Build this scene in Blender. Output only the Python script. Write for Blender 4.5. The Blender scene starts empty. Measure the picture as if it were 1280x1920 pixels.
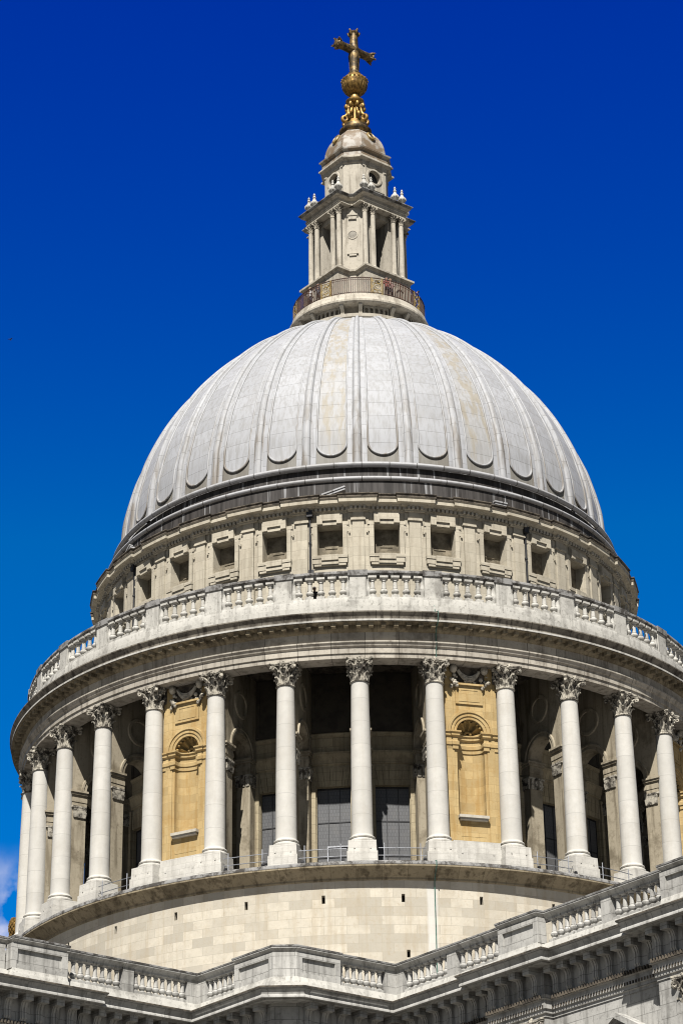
import bpy, math, random
from mathutils import Matrix, Vector

R = math.radians
SC = bpy.context.scene
COL = SC.collection
rnd = random.Random(7)

# ------------------------------------------------------------ camera
F_PX, PITCH, YAW, ROLL = 4689.53, 0.450690164, -0.009349709, -0.014663836
CAM = Vector((0, -152, 1.6))
fw = Vector((math.sin(YAW) * math.cos(PITCH), math.cos(YAW) * math.cos(PITCH), math.sin(PITCH)))
rt = Vector((math.cos(YAW), -math.sin(YAW), 0))
up = rt.cross(fw)
cr, sr = math.cos(ROLL), math.sin(ROLL)
rr_, uu_ = cr * rt + sr * up, -sr * rt + cr * up
cd = bpy.data.cameras.new('camera')
cam = bpy.data.objects.new('camera', cd)
COL.objects.link(cam)
cam.matrix_world = Matrix(((rr_.x, uu_.x, -fw.x, CAM.x), (rr_.y, uu_.y, -fw.y, CAM.y), (rr_.z, uu_.z, -fw.z, CAM.z), (0, 0, 0, 1)))
cd.sensor_fit = 'VERTICAL'
cd.sensor_height = 36.0
cd.lens = F_PX / 1920 * 36.0
cd.clip_end = 6000
SC.camera = cam

# ------------------------------------------------------------ light
SUN_AZ, SUN_EL = 7.5, 53.0          # degrees left of the camera direction, above the horizon
sdir = Vector((-math.sin(R(SUN_AZ)) * math.cos(R(SUN_EL)), -math.cos(R(SUN_AZ)) * math.cos(R(SUN_EL)), math.sin(R(SUN_EL))))
sl = bpy.data.lights.new('sun', 'SUN')
sl.energy = 5.0
sl.angle = R(0.53)
sl.color = (1.0, 0.965, 0.915)
so = bpy.data.objects.new('sun', sl)
COL.objects.link(so)
so.rotation_euler = sdir.to_track_quat('Z', 'Y').to_euler()

CLOUD_DIR = (-0.1404, 0.9485, 0.2839)
SKY_GP, SKY_G, SKY_B = 4.0, 1.75, 1.58
W = bpy.data.worlds.new('World')
SC.world = W
W.use_nodes = True
wn, wl = W.node_tree.nodes, W.node_tree.links
bg = wn['Background']
sky = wn.new('ShaderNodeTexSky')
sky.sky_type = 'NISHITA'
sky.sun_disc = False
sky.sun_elevation = R(SUN_EL)
sky.sun_rotation = R(180 + SUN_AZ)
sky.altitude = 50
sky.air_density = 1.0
sky.dust_density = 0.15
sky.ozone_density = 4.0
def wmath(op, a, b):
    n = wn.new('ShaderNodeMath'); n.operation = op
    for i, q in enumerate((a, b)):
        if hasattr(q, 'links'): wl.new(q, n.inputs[i])
        else: n.inputs[i].default_value = q
    return n.outputs[0]
# the deep polarised band of sky at right angles to the sun: greener light thins out towards the zenith
sp = wn.new('ShaderNodeSeparateColor'); wl.new(sky.outputs[0], sp.inputs[0])
gg = wmath('MULTIPLY', wmath('POWER', wmath('MULTIPLY', sp.outputs[1], 0.5), SKY_GP), SKY_G)
gg = wmath('MINIMUM', gg, wmath('MULTIPLY', sp.outputs[1], 0.80))
cb_ = wn.new('ShaderNodeCombineColor')
cb_.inputs[0].default_value = 0.0
wl.new(gg, cb_.inputs[1]); wl.new(wmath('MULTIPLY', sp.outputs[2], SKY_B), cb_.inputs[2])
tc0 = wn.new('ShaderNodeTexCoord')
dp = wn.new('ShaderNodeVectorMath'); dp.operation = 'DOT_PRODUCT'
wl.new(tc0.outputs['Generated'], dp.inputs[0]); dp.inputs[1].default_value = (0, .89, .456)
bm0 = wn.new('ShaderNodeMapRange'); bm0.interpolation_type = 'SMOOTHSTEP'
bm0.inputs['From Min'].default_value = 0.55; bm0.inputs['From Max'].default_value = 0.86
wl.new(dp.outputs['Value'], bm0.inputs['Value'])
hs0 = wn.new('ShaderNodeHueSaturation'); hs0.inputs['Saturation'].default_value = 0.8; hs0.inputs['Value'].default_value = 0.42
wl.new(sky.outputs[0], hs0.inputs['Color'])
hs = wn.new('ShaderNodeMix'); hs.data_type = 'RGBA'
wl.new(bm0.outputs[0], hs.inputs['Factor']); wl.new(hs0.outputs[0], hs.inputs[6]); wl.new(cb_.outputs[0], hs.inputs[7])
tcw = wn.new('ShaderNodeTexCoord')
nzw = wn.new('ShaderNodeTexNoise')
nzw.inputs['Scale'].default_value = 45
nzw.inputs['Detail'].default_value = 6
wl.new(tcw.outputs['Generated'], nzw.inputs['Vector'])
dst = wn.new('ShaderNodeVectorMath'); dst.operation = 'DISTANCE'
wl.new(tcw.outputs['Generated'], dst.inputs[0])
dst.inputs[1].default_value = CLOUD_DIR
mr = wn.new('ShaderNodeMapRange')
mr.inputs['From Min'].default_value = 0.032
mr.inputs['From Max'].default_value = 0.006
mr.interpolation_type = 'SMOOTHSTEP'
wl.new(dst.outputs['Value'], mr.inputs['Value'])
ad = wn.new('ShaderNodeMath'); ad.operation = 'MULTIPLY'
mr2 = wn.new('ShaderNodeMapRange')
mr2.inputs['From Min'].default_value = 0.40
mr2.inputs['From Max'].default_value = 0.56
wl.new(nzw.outputs['Fac'], mr2.inputs['Value'])
wl.new(mr.outputs[0], ad.inputs[0]); wl.new(mr2.outputs[0], ad.inputs[1])
mxw = wn.new('ShaderNodeMix'); mxw.data_type = 'RGBA'
wl.new(ad.outputs[0], mxw.inputs['Factor'])
wl.new(hs.outputs[2], mxw.inputs[6])
mxw.inputs[7].default_value = (7.0, 7.6, 10.2, 1)
wl.new(mxw.outputs[2], bg.inputs['Color'])
bg.inputs['Strength'].default_value = 0.05

SC.view_settings.view_transform = 'Standard'
SC.view_settings.look = 'None'
SC.view_settings.exposure = 0.74
SC.view_settings.gamma = 1.0
SC.render.engine = 'CYCLES'
SC.cycles.max_bounces = 6
SC.cycles.filter_width = 1.1
SC.cycles.diffuse_bounces = 1

# ------------------------------------------------------------ mesh builder
class MB:
    def __init__(s):
        s.v, s.f, s.uv = [], [], []
    def add(s, vs, fs, M=None, uv=None):
        b = len(s.v)
        if M is not None:
            vs = [tuple(M @ Vector(p)) for p in vs]
        s.v += [tuple(p) for p in vs]
        s.f += [tuple(b + i for i in q) for q in fs]
        s.uv += list(uv) if uv else [(0.0, 0.0)] * len(vs)
    def grid(s, rows, M=None, uv=None, close=False):
        n = len(rows[0]); vs = [p for r in rows for p in r]; fs = []
        for j in range(len(rows) - 1):
            for i in range(n if close else n - 1):
                k = (i + 1) % n
                fs.append((j * n + i, j * n + k, (j + 1) * n + k, (j + 1) * n + i))
        s.add(vs, fs, M, [q for r in uv for q in r] if uv else None)
    def box(s, x0, x1, y0, y1, z0, z1, M=None, tx=0, ty=0):
        vs = [(x0, y0, z0), (x1, y0, z0), (x1, y1, z0), (x0, y1, z0),
              (x0 + tx, y0 + ty, z1), (x1 - tx, y0 + ty, z1), (x1 - tx, y1 - ty, z1), (x0 + tx, y1 - ty, z1)]
        s.add(vs, [(3, 2, 1, 0), (4, 5, 6, 7), (0, 1, 5, 4), (1, 2, 6, 5), (2, 3, 7, 6), (3, 0, 4, 7)], M)
    def lathe(s, prof, n=24, M=None, caps=True):
        rows = [[(r * math.sin(2 * math.pi * i / n), -r * math.cos(2 * math.pi * i / n), h) for i in range(n)] for r, h in prof]
        s.grid(rows, M, close=True)
        if caps:
            for (r, h), fl in ((prof[0], 1), (prof[-1], 0)):
                if r > 1e-4:
                    c = [(r * math.sin(2 * math.pi * i / n), -r * math.cos(2 * math.pi * i / n), h) for i in range(n)]
                    s.add(c, [tuple(range(n))[::-1] if fl else tuple(range(n))], M)
    def ring(s, prof, n=256, a0=-math.pi, a1=math.pi):
        full = abs(a1 - a0 - 2 * math.pi) < 1e-6
        m = n if full else n + 1
        rows = [[(r * math.sin(a0 + (a1 - a0) * i / n), -r * math.cos(a0 + (a1 - a0) * i / n), h) for i in range(m)] for r, h in prof]
        s.grid(rows, close=full)
    def prism(s, poly, z0, z1, M=None):
        n = len(poly)
        vs = [(x, y, z0) for x, y in poly] + [(x, y, z1) for x, y in poly]
        fs = [tuple(range(n))[::-1], tuple(range(n, 2 * n))] + [(i, (i + 1) % n, n + (i + 1) % n, n + i) for i in range(n)]
        s.add(vs, fs, M)
    def tube(s, pts, r, n=8, M=None, caps=True):
        pts = [Vector(p) for p in pts]; rows = []; ref = None
        for i, p in enumerate(pts):
            t = (pts[min(i + 1, len(pts) - 1)] - pts[max(i - 1, 0)]).normalized()
            if ref is None:
                ref = Vector((0, 0, 1)) if abs(t.z) < .9 else Vector((1, 0, 0))
            a = (ref - t * ref.dot(t)).normalized(); ref = a; b = t.cross(a)
            q = r[i] if isinstance(r, (list, tuple)) else r
            rows.append([tuple(p + q * (math.cos(2 * math.pi * k / n) * a + math.sin(2 * math.pi * k / n) * b)) for k in range(n)])
        s.grid(rows, M, close=True)
        if caps:
            s.add(rows[0], [tuple(range(n))[::-1]], M); s.add(rows[-1], [tuple(range(n))], M)
    def ball(s, c, r, M=None, n=10, sz=1.0):
        m = max(4, n // 2 + 1)
        s.lathe([(max(r * math.sin(math.pi * i / m), 1e-5), -r * sz * math.cos(math.pi * i / m)) for i in range(m + 1)], n, (M or Matrix()) @ Matrix.Translation(c), caps=False)
    def sweep(s, path, prof, closed=False, M=None):
        """profile (offset outwards, height) swept along a plan path; outside is the right-hand side of travel"""
        P = [Vector((x, y)) for x, y in path]; n = len(P); offs = []
        for i in range(n):
            ns = []
            if closed or i > 0:
                d = (P[i] - P[i - 1]).normalized(); ns.append(Vector((d.y, -d.x)))
            if closed or i < n - 1:
                d = (P[(i + 1) % n] - P[i]).normalized(); ns.append(Vector((d.y, -d.x)))
            if len(ns) == 2:
                m = ns[0] + ns[1]
                offs.append(m / max(m.dot(ns[0]), .15))
            else:
                offs.append(ns[0])
        rows = [[(P[i].x + offs[i].x * o, P[i].y + offs[i].y * o, h) for i in range(n)] for o, h in prof]
        s.grid(rows, M, close=closed)
    def gridwall(s, fn, us, zs, ops, depth):
        """wall surface fn(u, d, z) with rectangular openings (u0, u1, z0, z1) and reveals"""
        us = sorted(set([round(u, 6) for u in us] + [round(q, 6) for o in ops for q in o[:2]]))
        zs = sorted(set([round(z, 6) for z in zs] + [round(q, 6) for o in ops for q in o[2:4]]))
        ids = {}
        vs, fs = [], []
        def vid(u, d, z):
            k = (u, d, z)
            if k not in ids:
                ids[k] = len(vs); vs.append(fn(u, d, z))
            return ids[k]
        for i in range(len(us) - 1):
            for j in range(len(zs) - 1):
                uc, zc = (us[i] + us[i + 1]) / 2, (zs[j] + zs[j + 1]) / 2
                if any(o[0] < uc < o[1] and o[2] < zc < o[3] for o in ops):
                    continue
                fs.append((vid(us[i], 0, zs[j]), vid(us[i + 1], 0, zs[j]), vid(us[i + 1], 0, zs[j + 1]), vid(us[i], 0, zs[j + 1])))
        for u0, u1, z0, z1 in ops:
            u0, u1, z0, z1 = (round(q, 6) for q in (u0, u1, z0, z1))
            c = [(u0, z0), (u1, z0), (u1, z1), (u0, z1)]
            for a in range(4):
                p, q = c[a], c[(a + 1) % 4]
                b = len(vs); vs += [fn(p[0], 0, p[1]), fn(q[0], 0, q[1]), fn(q[0], depth, q[1]), fn(p[0], depth, p[1])]
                fs.append((b, b + 1, b + 2, b + 3))
        s.add(vs, fs)
    def holepanel(s, x0, x1, z0, z1, cx, hw, zlo, zhi, y0, y1, M=None, n=14, back=True):
        """flat wall with a hole between zlo(x) and zhi(x) for |x-cx|<hw"""
        xs = [cx - hw * math.cos(math.pi * i / n) for i in range(n + 1)]
        for y in ((y0, y1) if back else (y0,)):
            if cx - hw > x0 + 1e-6: s.add([(x0, y, z0), (xs[0], y, z0), (xs[0], y, z1), (x0, y, z1)], [(0, 1, 2, 3)], M)
            if cx + hw < x1 - 1e-6: s.add([(xs[-1], y, z0), (x1, y, z0), (x1, y, z1), (xs[-1], y, z1)], [(0, 1, 2, 3)], M)
            s.grid([[(x, y, zhi(x)) for x in xs], [(x, y, z1) for x in xs]], M)
            if min(zlo(x) for x in xs) > z0 + 1e-6:
                s.grid([[(x, y, z0) for x in xs], [(x, y, zlo(x)) for x in xs]], M)
        s.grid([[(x, y0, zhi(x)) for x in xs], [(x, y1, zhi(x)) for x in xs]], M)
        s.grid([[(x, y0, zlo(x)) for x in xs], [(x, y1, zlo(x)) for x in xs]], M)
        for k in (0, -1):
            if zhi(xs[k]) - zlo(xs[k]) > 1e-4:
                s.add([(xs[k], y0, zlo(xs[k])), (xs[k], y1, zlo(xs[k])), (xs[k], y1, zhi(xs[k])), (xs[k], y0, zhi(xs[k]))], [(0, 1, 2, 3)], M)
        for x in (x0, x1):
            s.add([(x, y0, z0), (x, y1, z0), (x, y1, z1), (x, y0, z1)], [(0, 1, 2, 3)], M)
    def archmould(s, cx, zc, prof, a0=0, a1=math.pi, n=20, M=None):
        """profile (radius, y) turned about the axis (cx, zc)"""
        s.grid([[(cx - r * math.cos(a0 + (a1 - a0) * i / n), y, zc + r * math.sin(a0 + (a1 - a0) * i / n)) for i in range(n + 1)] for r, y in prof], M)
    def mesh(s, name, mat, ang=38):
        me = bpy.data.meshes.new(name)
        me.from_pydata(s.v, [], s.f)
        if any(q != (0.0, 0.0) for q in s.uv):
            ul = me.uv_layers.new(name='metres')
            for l in me.loops:
                ul.data[l.index].uv = s.uv[l.vertex_index]
        me.materials.append(mat)
        if ang:
            for p in me.polygons: p.use_smooth = True
            me.set_sharp_from_angle(angle=R(ang))
        me.update()
        return me
    def build(s, name, mat, parent=None, M=None, ang=38):
        return place(s.mesh(name, mat, ang), name, parent, M)

def place(me, name, parent=None, M=None):
    o = bpy.data.objects.new(name, me)
    COL.objects.link(o)
    if parent: o.parent = parent
    if M is not None: o.matrix_local = M
    return o
def thing(name, label, cat, loc=(0, 0, 0), group=None):
    o = bpy.data.objects.new(name, None)
    COL.objects.link(o)
    o.location = loc; o.empty_display_size = .5
    return tag(o, label, cat, group)
def tag(o, label, cat, group=None):
    o['label'] = label; o['category'] = cat
    if group: o['group'] = group
    return o
def PF(r, a, h=0.0):
    """frame on a circle round the axis: X along it, -Y outwards"""
    return Matrix.Translation((r * math.sin(a), -r * math.cos(a), h)) @ Matrix.Rotation(a, 4, 'Z')
def RADIAL(a):
    """panel x runs outwards along the radius, panel y along the tangent"""
    return Matrix(((math.sin(a), math.cos(a), 0, 0), (-math.cos(a), math.sin(a), 0, 0), (0, 0, 1, 0), (0, 0, 0, 1)))
def lin(a, b, n): return [a + (b - a) * i / n for i in range(n + 1)]

# ------------------------------------------------------------ materials
class NT:
    def __init__(s, name):
        s.m = bpy.data.materials.new(name); s.m.use_nodes = True
        s.n, s.l = s.m.node_tree.nodes, s.m.node_tree.links
        s.p = s.n['Principled BSDF']
        s.geo = s.n.new('ShaderNodeNewGeometry'); s.tc = s.n.new('ShaderNodeTexCoord')
        s.pos = s.geo.outputs['Position']
    def inp(s, sock, v):
        if hasattr(v, 'links') or isinstance(v, bpy.types.NodeSocket): s.l.new(v, sock)
        else: sock.default_value = v
    def math(s, op, a, b=None, c=None):
        n = s.n.new('ShaderNodeMath'); n.operation = op
        for i, q in enumerate((a, b, c)):
            if q is not None: s.inp(n.inputs[i], q)
        return n.outputs[0]
    def vmul(s, v, k):
        n = s.n.new('ShaderNodeVectorMath'); n.operation = 'MULTIPLY'; s.inp(n.inputs[0], v); n.inputs[1].default_value = k
        return n.outputs[0]
    def noise(s, v, scale, detail=5, rough=.6):
        n = s.n.new('ShaderNodeTexNoise'); s.inp(n.inputs['Vector'], v)
        n.inputs['Scale'].default_value = scale; n.inputs['Detail'].default_value = detail; n.inputs['Roughness'].default_value = rough
        return n.outputs['Fac']
    def rng(s, v, a, b, lo=0.0, hi=1.0, smooth=True):
        n = s.n.new('ShaderNodeMapRange'); s.inp(n.inputs['Value'], v)
        n.inputs['From Min'].default_value = a; n.inputs['From Max'].default_value = b
        n.inputs['To Min'].default_value = lo; n.inputs['To Max'].default_value = hi
        if smooth: n.interpolation_type = 'SMOOTHSTEP'
        return n.outputs[0]
    def mix(s, f, a, b, mode='MIX'):
        n = s.n.new('ShaderNodeMix'); n.data_type = 'RGBA'; n.blend_type = mode
        s.inp(n.inputs['Factor'], f)
        for i, q in ((6, a), (7, b)):
            s.inp(n.inputs[i], q if not isinstance(q, tuple) else (*q, 1)[:4])
        return n.outputs[2]
    def sep(s, v):
        n = s.n.new('ShaderNodeSeparateXYZ'); s.l.new(v, n.inputs[0]); return n.outputs
    def comb(s, x, y, z=0.0):
        n = s.n.new('ShaderNodeCombineXYZ')
        for i, q in enumerate((x, y, z)): s.inp(n.inputs[i], q)
        return n.outputs[0]
    def brick(s, v, w, h, c1, c2, mo, ms=.016):
        n = s.n.new('ShaderNodeTexBrick'); s.l.new(v, n.inputs['Vector'])
        n.inputs['Scale'].default_value = 1; n.inputs['Mortar Size'].default_value = ms; n.inputs['Mortar Smooth'].default_value = .3
        n.inputs['Brick Width'].default_value = w; n.inputs['Row Height'].default_value = h; n.inputs['Bias'].default_value = -.2
        for k, c in (('Color1', c1), ('Color2', c2), ('Mortar', mo)): n.inputs[k].default_value = (*c, 1)
        return n.outputs['Color']
    def bump(s, h, st=.3, d=.02):
        n = s.n.new('ShaderNodeBump'); n.inputs['Strength'].default_value = st; n.inputs['Distance'].default_value = d
        s.l.new(h, n.inputs['Height']); s.l.new(n.outputs[0], s.p.inputs['Normal'])
    def done(s, col, rough=.85, metal=0.0, spec=.3):
        s.inp(s.p.inputs['Base Color'], col if not isinstance(col, tuple) else (*col, 1)[:4])
        s.inp(s.p.inputs['Roughness'], rough); s.p.inputs['Metallic'].default_value = metal
        s.p.inputs['Specular IOR Level'].default_value = spec
        return s.m

def cylcoord(t, rref):
    x, y, z = t.sep(t.pos)
    a = t.math('ARCTAN2', x, t.math('MULTIPLY', y, -1.0))
    return t.comb(t.math('MULTIPLY', a, rref), z), x, y, z
def stone(name, c, dark, coords=None, rref=21.9, bw=1.05, bh=.52, var=.16, streak=.5, soot=.25, mortar=.55, ms=.016, extra=None, speck=.35):
    t = NT(name)
    c1 = tuple(q * (1 + var * .55) for q in c); c2 = tuple(q * (1 - var) for q in c)
    mo = tuple(q * mortar for q in c)
    if coords == 'cyl':
        v = cylcoord(t, rref)[0]
        base = t.brick(v, bw, bh, c1, c2, mo, ms)
    elif coords == 'wing':
        x, y, z = t.sep(t.pos); nx, ny, nz = t.sep(t.geo.outputs['Normal'])
        ua = t.math('ADD', t.math('MULTIPLY', x, .75), t.math('MULTIPLY', y, .66))
        ud = t.math('SUBTRACT', t.math('MULTIPLY', x, .6), t.math('MULTIPLY', y, .8))
        w = t.math('GREATER_THAN', t.math('MULTIPLY', nx, ny), 0.0)
        u = t.math('ADD', t.math('MULTIPLY', ud, w), t.math('MULTIPLY', ua, t.math('SUBTRACT', 1.0, w)))
        base = t.brick(t.comb(u, z), bw, bh, c1, c2, mo, ms)
    elif coords == 'drum':                                          # stacked drums of a shaft: only level joints
        x, y, z = t.sep(t.tc.outputs['Object'])
        oi = t.n.new('ShaderNodeObjectInfo')
        zz = t.math('ADD', z, t.math('MULTIPLY', oi.outputs['Random'], .5))
        q = t.math('FRACT', t.math('DIVIDE', zz, bh))
        ln = t.math('MINIMUM', t.rng(q, 0, .018), t.rng(q, 1, .982))
        wn_ = t.n.new('ShaderNodeTexWhiteNoise'); wn_.noise_dimensions = '2D'
        t.l.new(t.comb(t.math('FLOOR', t.math('DIVIDE', zz, bh)), oi.outputs['Random']), wn_.inputs['Vector'])
        base = t.mix(wn_.outputs['Value'], c1, c2)
        base = t.mix(t.rng(ln, 0, 1, .55, 0), base, mo)
    else:
        base = t.mix(t.noise(t.pos, .8, 3), c1, c2)
    mott = t.noise(t.pos, 1.7, 8, .68)
    base = t.mix(t.rng(mott, .3, .75, 0, .55), base, tuple(q * .78 for q in c))
    st = t.noise(t.vmul(t.pos, (2.6, 2.6, .22)), 1.0, 6, .62)
    base = t.mix(t.rng(st, .47, .66, 0, streak), base, dark)
    so_ = t.noise(t.pos, .55, 7, .7)
    base = t.mix(t.rng(so_, .50, .66, 0, soot), base, dark)
    fs = t.noise(t.pos, 5.5, 6, .75)
    base = t.mix(t.rng(fs, .53, .66, 0, speck), base, dark)
    if extra: base = extra(t, base)
    t.bump(t.noise(t.pos, 9, 6, .7), .25, .03)
    return t.done(base, .9, 0, .2)

def limewash(t, base):                                              # white run-off streak below the conductor
    v, x, y, z = cylcoord(t, 21.9)
    u = t.sep(v)[0]
    j = t.math('ADD', u, t.math('MULTIPLY', t.math('SUBTRACT', t.noise(t.vmul(t.pos, (1, 1, .5)), 1.2, 3), .5), .3))
    m = t.math('MULTIPLY', t.rng(t.math('ABSOLUTE', t.math('SUBTRACT', j, 3.36)),   .34, .16), t.rng(z, 42.6, 41.7))
    return t.mix(t.math('MULTIPLY', m, .6), base, (.60, .60, .57))
M_DRUM = stone('drum_stone', (.475, .435, .355), (.33, .26, .165), 'cyl', 21.9, 1.25, .50, .26, .3, .22, .72, .012, limewash, .3)
M_ATTIC = stone('attic_stone', (.455, .412, .325), (.12, .09, .055), 'cyl', 17.25, 1.7, .62, .14, .28, .14, .7, .014, None, .15)
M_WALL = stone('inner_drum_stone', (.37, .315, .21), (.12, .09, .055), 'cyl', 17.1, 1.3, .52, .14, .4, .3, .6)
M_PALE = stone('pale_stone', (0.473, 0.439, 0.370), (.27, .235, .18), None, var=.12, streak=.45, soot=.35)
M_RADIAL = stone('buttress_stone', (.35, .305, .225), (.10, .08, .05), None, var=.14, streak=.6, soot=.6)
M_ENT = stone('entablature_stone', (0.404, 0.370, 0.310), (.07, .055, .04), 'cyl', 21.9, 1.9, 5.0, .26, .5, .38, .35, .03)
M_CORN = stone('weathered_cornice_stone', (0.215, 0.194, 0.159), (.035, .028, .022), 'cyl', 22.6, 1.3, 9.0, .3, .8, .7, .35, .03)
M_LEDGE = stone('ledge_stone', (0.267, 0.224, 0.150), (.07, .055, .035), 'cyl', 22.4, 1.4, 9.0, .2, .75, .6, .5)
M_BAL = stone('balustrade_stone', (.50, .485, .44), (.075, .068, .058), None, var=.18, streak=.35, soot=.42, speck=.5)
M_PLINTH = stone('plinth_stone', (.54, .52, .47), (.16, .145, .12), 'cyl', 22.2, .8, .33, .08, .25, .22, .74, .012, None, .2)
M_SHAFT = stone('column_stone', (0.516, 0.499, 0.456), (.36, .32, .255), 'drum', bh=1.36, var=.09, streak=.18, soot=.15, mortar=.45, speck=.12)
M_HONEY = stone('honey_stone', (.42, .31, .15), (.30, .175, .05), 'cyl', 21.0, .95, .48, .22, .5, .35, .8, .016)
M_WING = stone('wing_stone', (.43, .42, .39), (.06, .055, .048), 'wing', bw=1.5, bh=.58, var=.2, streak=.45, soot=.38, mortar=.45, speck=.3)
M_LANT = stone('lantern_stone', (.475, .435, .36), (.10, .08, .055), None, var=.12, streak=.5, soot=.3)
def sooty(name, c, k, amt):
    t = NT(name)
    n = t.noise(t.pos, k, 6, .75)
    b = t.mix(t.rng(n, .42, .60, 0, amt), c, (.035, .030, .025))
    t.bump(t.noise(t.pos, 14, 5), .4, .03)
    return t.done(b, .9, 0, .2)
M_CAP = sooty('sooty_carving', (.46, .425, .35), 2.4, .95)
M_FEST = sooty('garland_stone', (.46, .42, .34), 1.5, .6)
M_SOOT_SHADE = sooty('soot_shade_stone', (.13, .11, .085), 1.6, .95)  # soot on cappings and carving; paints shade too on the colonnade ceiling
M_GREYCAP = sooty('rain_washed_coping', (.24, .235, .225), 1.4, .9)

def lead(name, c, seam=1.05, stain=None, sa=0.0, low=None):
    t = NT(name)
    uv = t.tc.outputs['UV']; u, v, _ = t.sep(uv)
    oi = t.n.new('ShaderNodeObjectInfo')
    vv = t.math('ADD', v, t.math('MULTIPLY', oi.outputs['Random'], .35))
    q = t.math('FRACT', t.math('DIVIDE', vv, seam))
    row = t.math('FLOOR', t.math('DIVIDE', vv, seam))
    wn_ = t.n.new('ShaderNodeTexWhiteNoise'); wn_.noise_dimensions = '2D'
    t.l.new(t.comb(row, oi.outputs['Random']), wn_.inputs['Vector'])
    b = t.mix(wn_.outputs['Value'], tuple(k * 1.06 for k in c), tuple(k * .90 for k in c))
    b = t.mix(t.math('MULTIPLY', oi.outputs['Random'], .35), b, tuple(k * .82 for k in c))
    fine = t.noise(t.vmul(t.pos, (5, 5, .5)), 1, 5, .65)
    b = t.mix(t.rng(fine, .43, .63, 0, .55), b, (c[0] * .66, c[1] * .64, c[2] * .60))
    pat = t.noise(t.pos, .5, 6, .7)
    b = t.mix(t.rng(pat, .5, .75, 0, .5), b, (.80 * c[0], .77 * c[1], .72 * c[2]))
    if stain:
        sn = t.noise(t.vmul(t.pos, (2.2, 2.2, .16)), 1, 4, .6)
        f = t.rng(sn, .44, .60, sa * .1, sa)
        if low: f = t.math('MULTIPLY', f, t.rng(t.math('ADD', t.sep(t.pos)[2], t.math('MULTIPLY', sn, 5)), low + 5, low - 1))
        b = t.mix(f, b, stain)
    ln = t.math('MINIMUM', t.rng(q, 0, .03), t.rng(q, 1, .985))
    b = t.mix(t.rng(ln, 0, 1, .5, 0), b, (.10, .095, .085))
    h = t.math('ADD', t.math('MULTIPLY', t.noise(t.pos, 3, 5), .6), ln)
    t.bump(h, .35, .02)
    return t.done(b, .62, 0, .35)
M_LEAD = lead('sheet_lead', (.345, .35, .362))
M_LEADY = lead('rust_stained_lead', (.355, .357, .36), 1.05, (.265, .22, .14), .55)
M_ROLL = lead('lead_roll', (.365, .37, .38), 1.3, (.16, .135, .105), .8, 76.0)
M_FOOT = lead('lead_apron', (.31, .295, .26), 90, (.16, .135, .10), .55)
def ledge_lead(name):
    t = NT(name)
    st = t.noise(t.vmul(t.pos, (2.2, 2.2, .12)), 1.6, 6, .7)
    b = t.mix(t.rng(st, .36, .62), (.06, .054, .05), (.022, .019, .017))
    wh = t.noise(t.vmul(t.pos, (4.2, 4.2, .10)), 1.0, 3, .5)
    b = t.mix(t.rng(wh, .58, .70, 0, .7), b, (.36, .36, .36))
    return t.done(b, .7, 0, .3)
M_STEP = ledge_lead('streaked_lead_step')
def roll_lead():
    t = NT('rolled_lead_edge')
    v = cylcoord(t, 16.8)[0]
    b = t.brick(v, 1.7, 50, (.33, .33, .335), (.26, .255, .25), (.06, .055, .05), .03)
    n = t.noise(t.pos, 2.6, 6, .7)
    b = t.mix(t.rng(n, .5, .7, 0, .55), b, (.15, .14, .125))
    return t.done(b, .6, 0, .35)
M_EDGE = roll_lead()
def simple(name, c, rough=.6, metal=0.0, c2=None, k=3.0, lo=.4, hi=.65):
    t = NT(name)
    b = t.mix(t.rng(t.noise(t.pos, k, 6, .65), lo, hi), c, c2 or tuple(q * .7 for q in c))
    t.bump(t.noise(t.pos, 11, 4), .2, .02)
    return t.done(b, rough, metal, .5)
M_GOLD = simple('gilding', (.34, .21, .06), .48, .65, (.12, .07, .022), 4)
M_TGOLD = simple('tarnished_gilding', (.25, .165, .065), .5, .6, (.06, .045, .026), 2.6, .36, .58)
M_GOLDP = simple('gold_paint', (.34, .24, .075), .5, 0, (.12, .08, .03), 6)
M_TLEAD = simple('tarnished_cupola_lead', (.30, .275, .235), .6, 0, (.17, .125, .08), 1.4, .42, .56)
M_CLEAD = simple('roof_lead', (.33, .32, .31), .6, 0, (.24, .21, .18), 1.5)
M_IRON = simple('rusty_iron_paint', (.085, .042, .026), .6, 0, (.03, .018, .014), 5)
M_BLACK = simple('black_paint', (.02, .02, .022), .5)
M_STEEL = simple('galvanised_steel', (.50, .51, .53), .4, .8, (.34, .34, .35))
M_VERD = simple('verdigris_copper', (.07, .17, .13), .7, 0, (.03, .07, .055))
M_DARK = simple('dark_interior', (.02, .018, .015), .9)
def glass_grid():
    t = NT('leaded_window_glass')
    v = cylcoord(t, 17.1)[0]
    b = t.brick(v, .17, .21, (.10, .102, .105), (.085, .087, .09), (.06, .06, .062), .016)
    n = t.noise(t.pos, .9, 5)
    b = t.mix(t.rng(n, .45, .7, 0, .5), b, (.12, .115, .108))
    return t.done(b, .5, 0, .5)
M_GLASS = glass_grid()
def backing():
    t = NT('grimy_plaster')
    n = t.noise(t.pos, 1.5, 7, .7)
    b = t.mix(t.rng(n, .35, .65), (.25, .215, .155), (.10, .085, .06))
    return t.done(b, .9)
M_BACK = backing()
M_FLOOR = simple('low_bounce_floor', (.10, .098, .092), .8, 0, (.06, .055, .05), 1.2)
M_GROUND = simple('paving', (.085, .075, .06), .9, 0, (.05, .045, .04), .3)

# ------------------------------------------------------------ ground
g = MB()
g.grid([[(x, y, 0) for x in lin(-3000, 3000, 12)] for y in lin(-1500, 4500, 12)])
go = g.build('ground', M_GROUND, ang=0); go['kind'] = 'structure'

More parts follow.
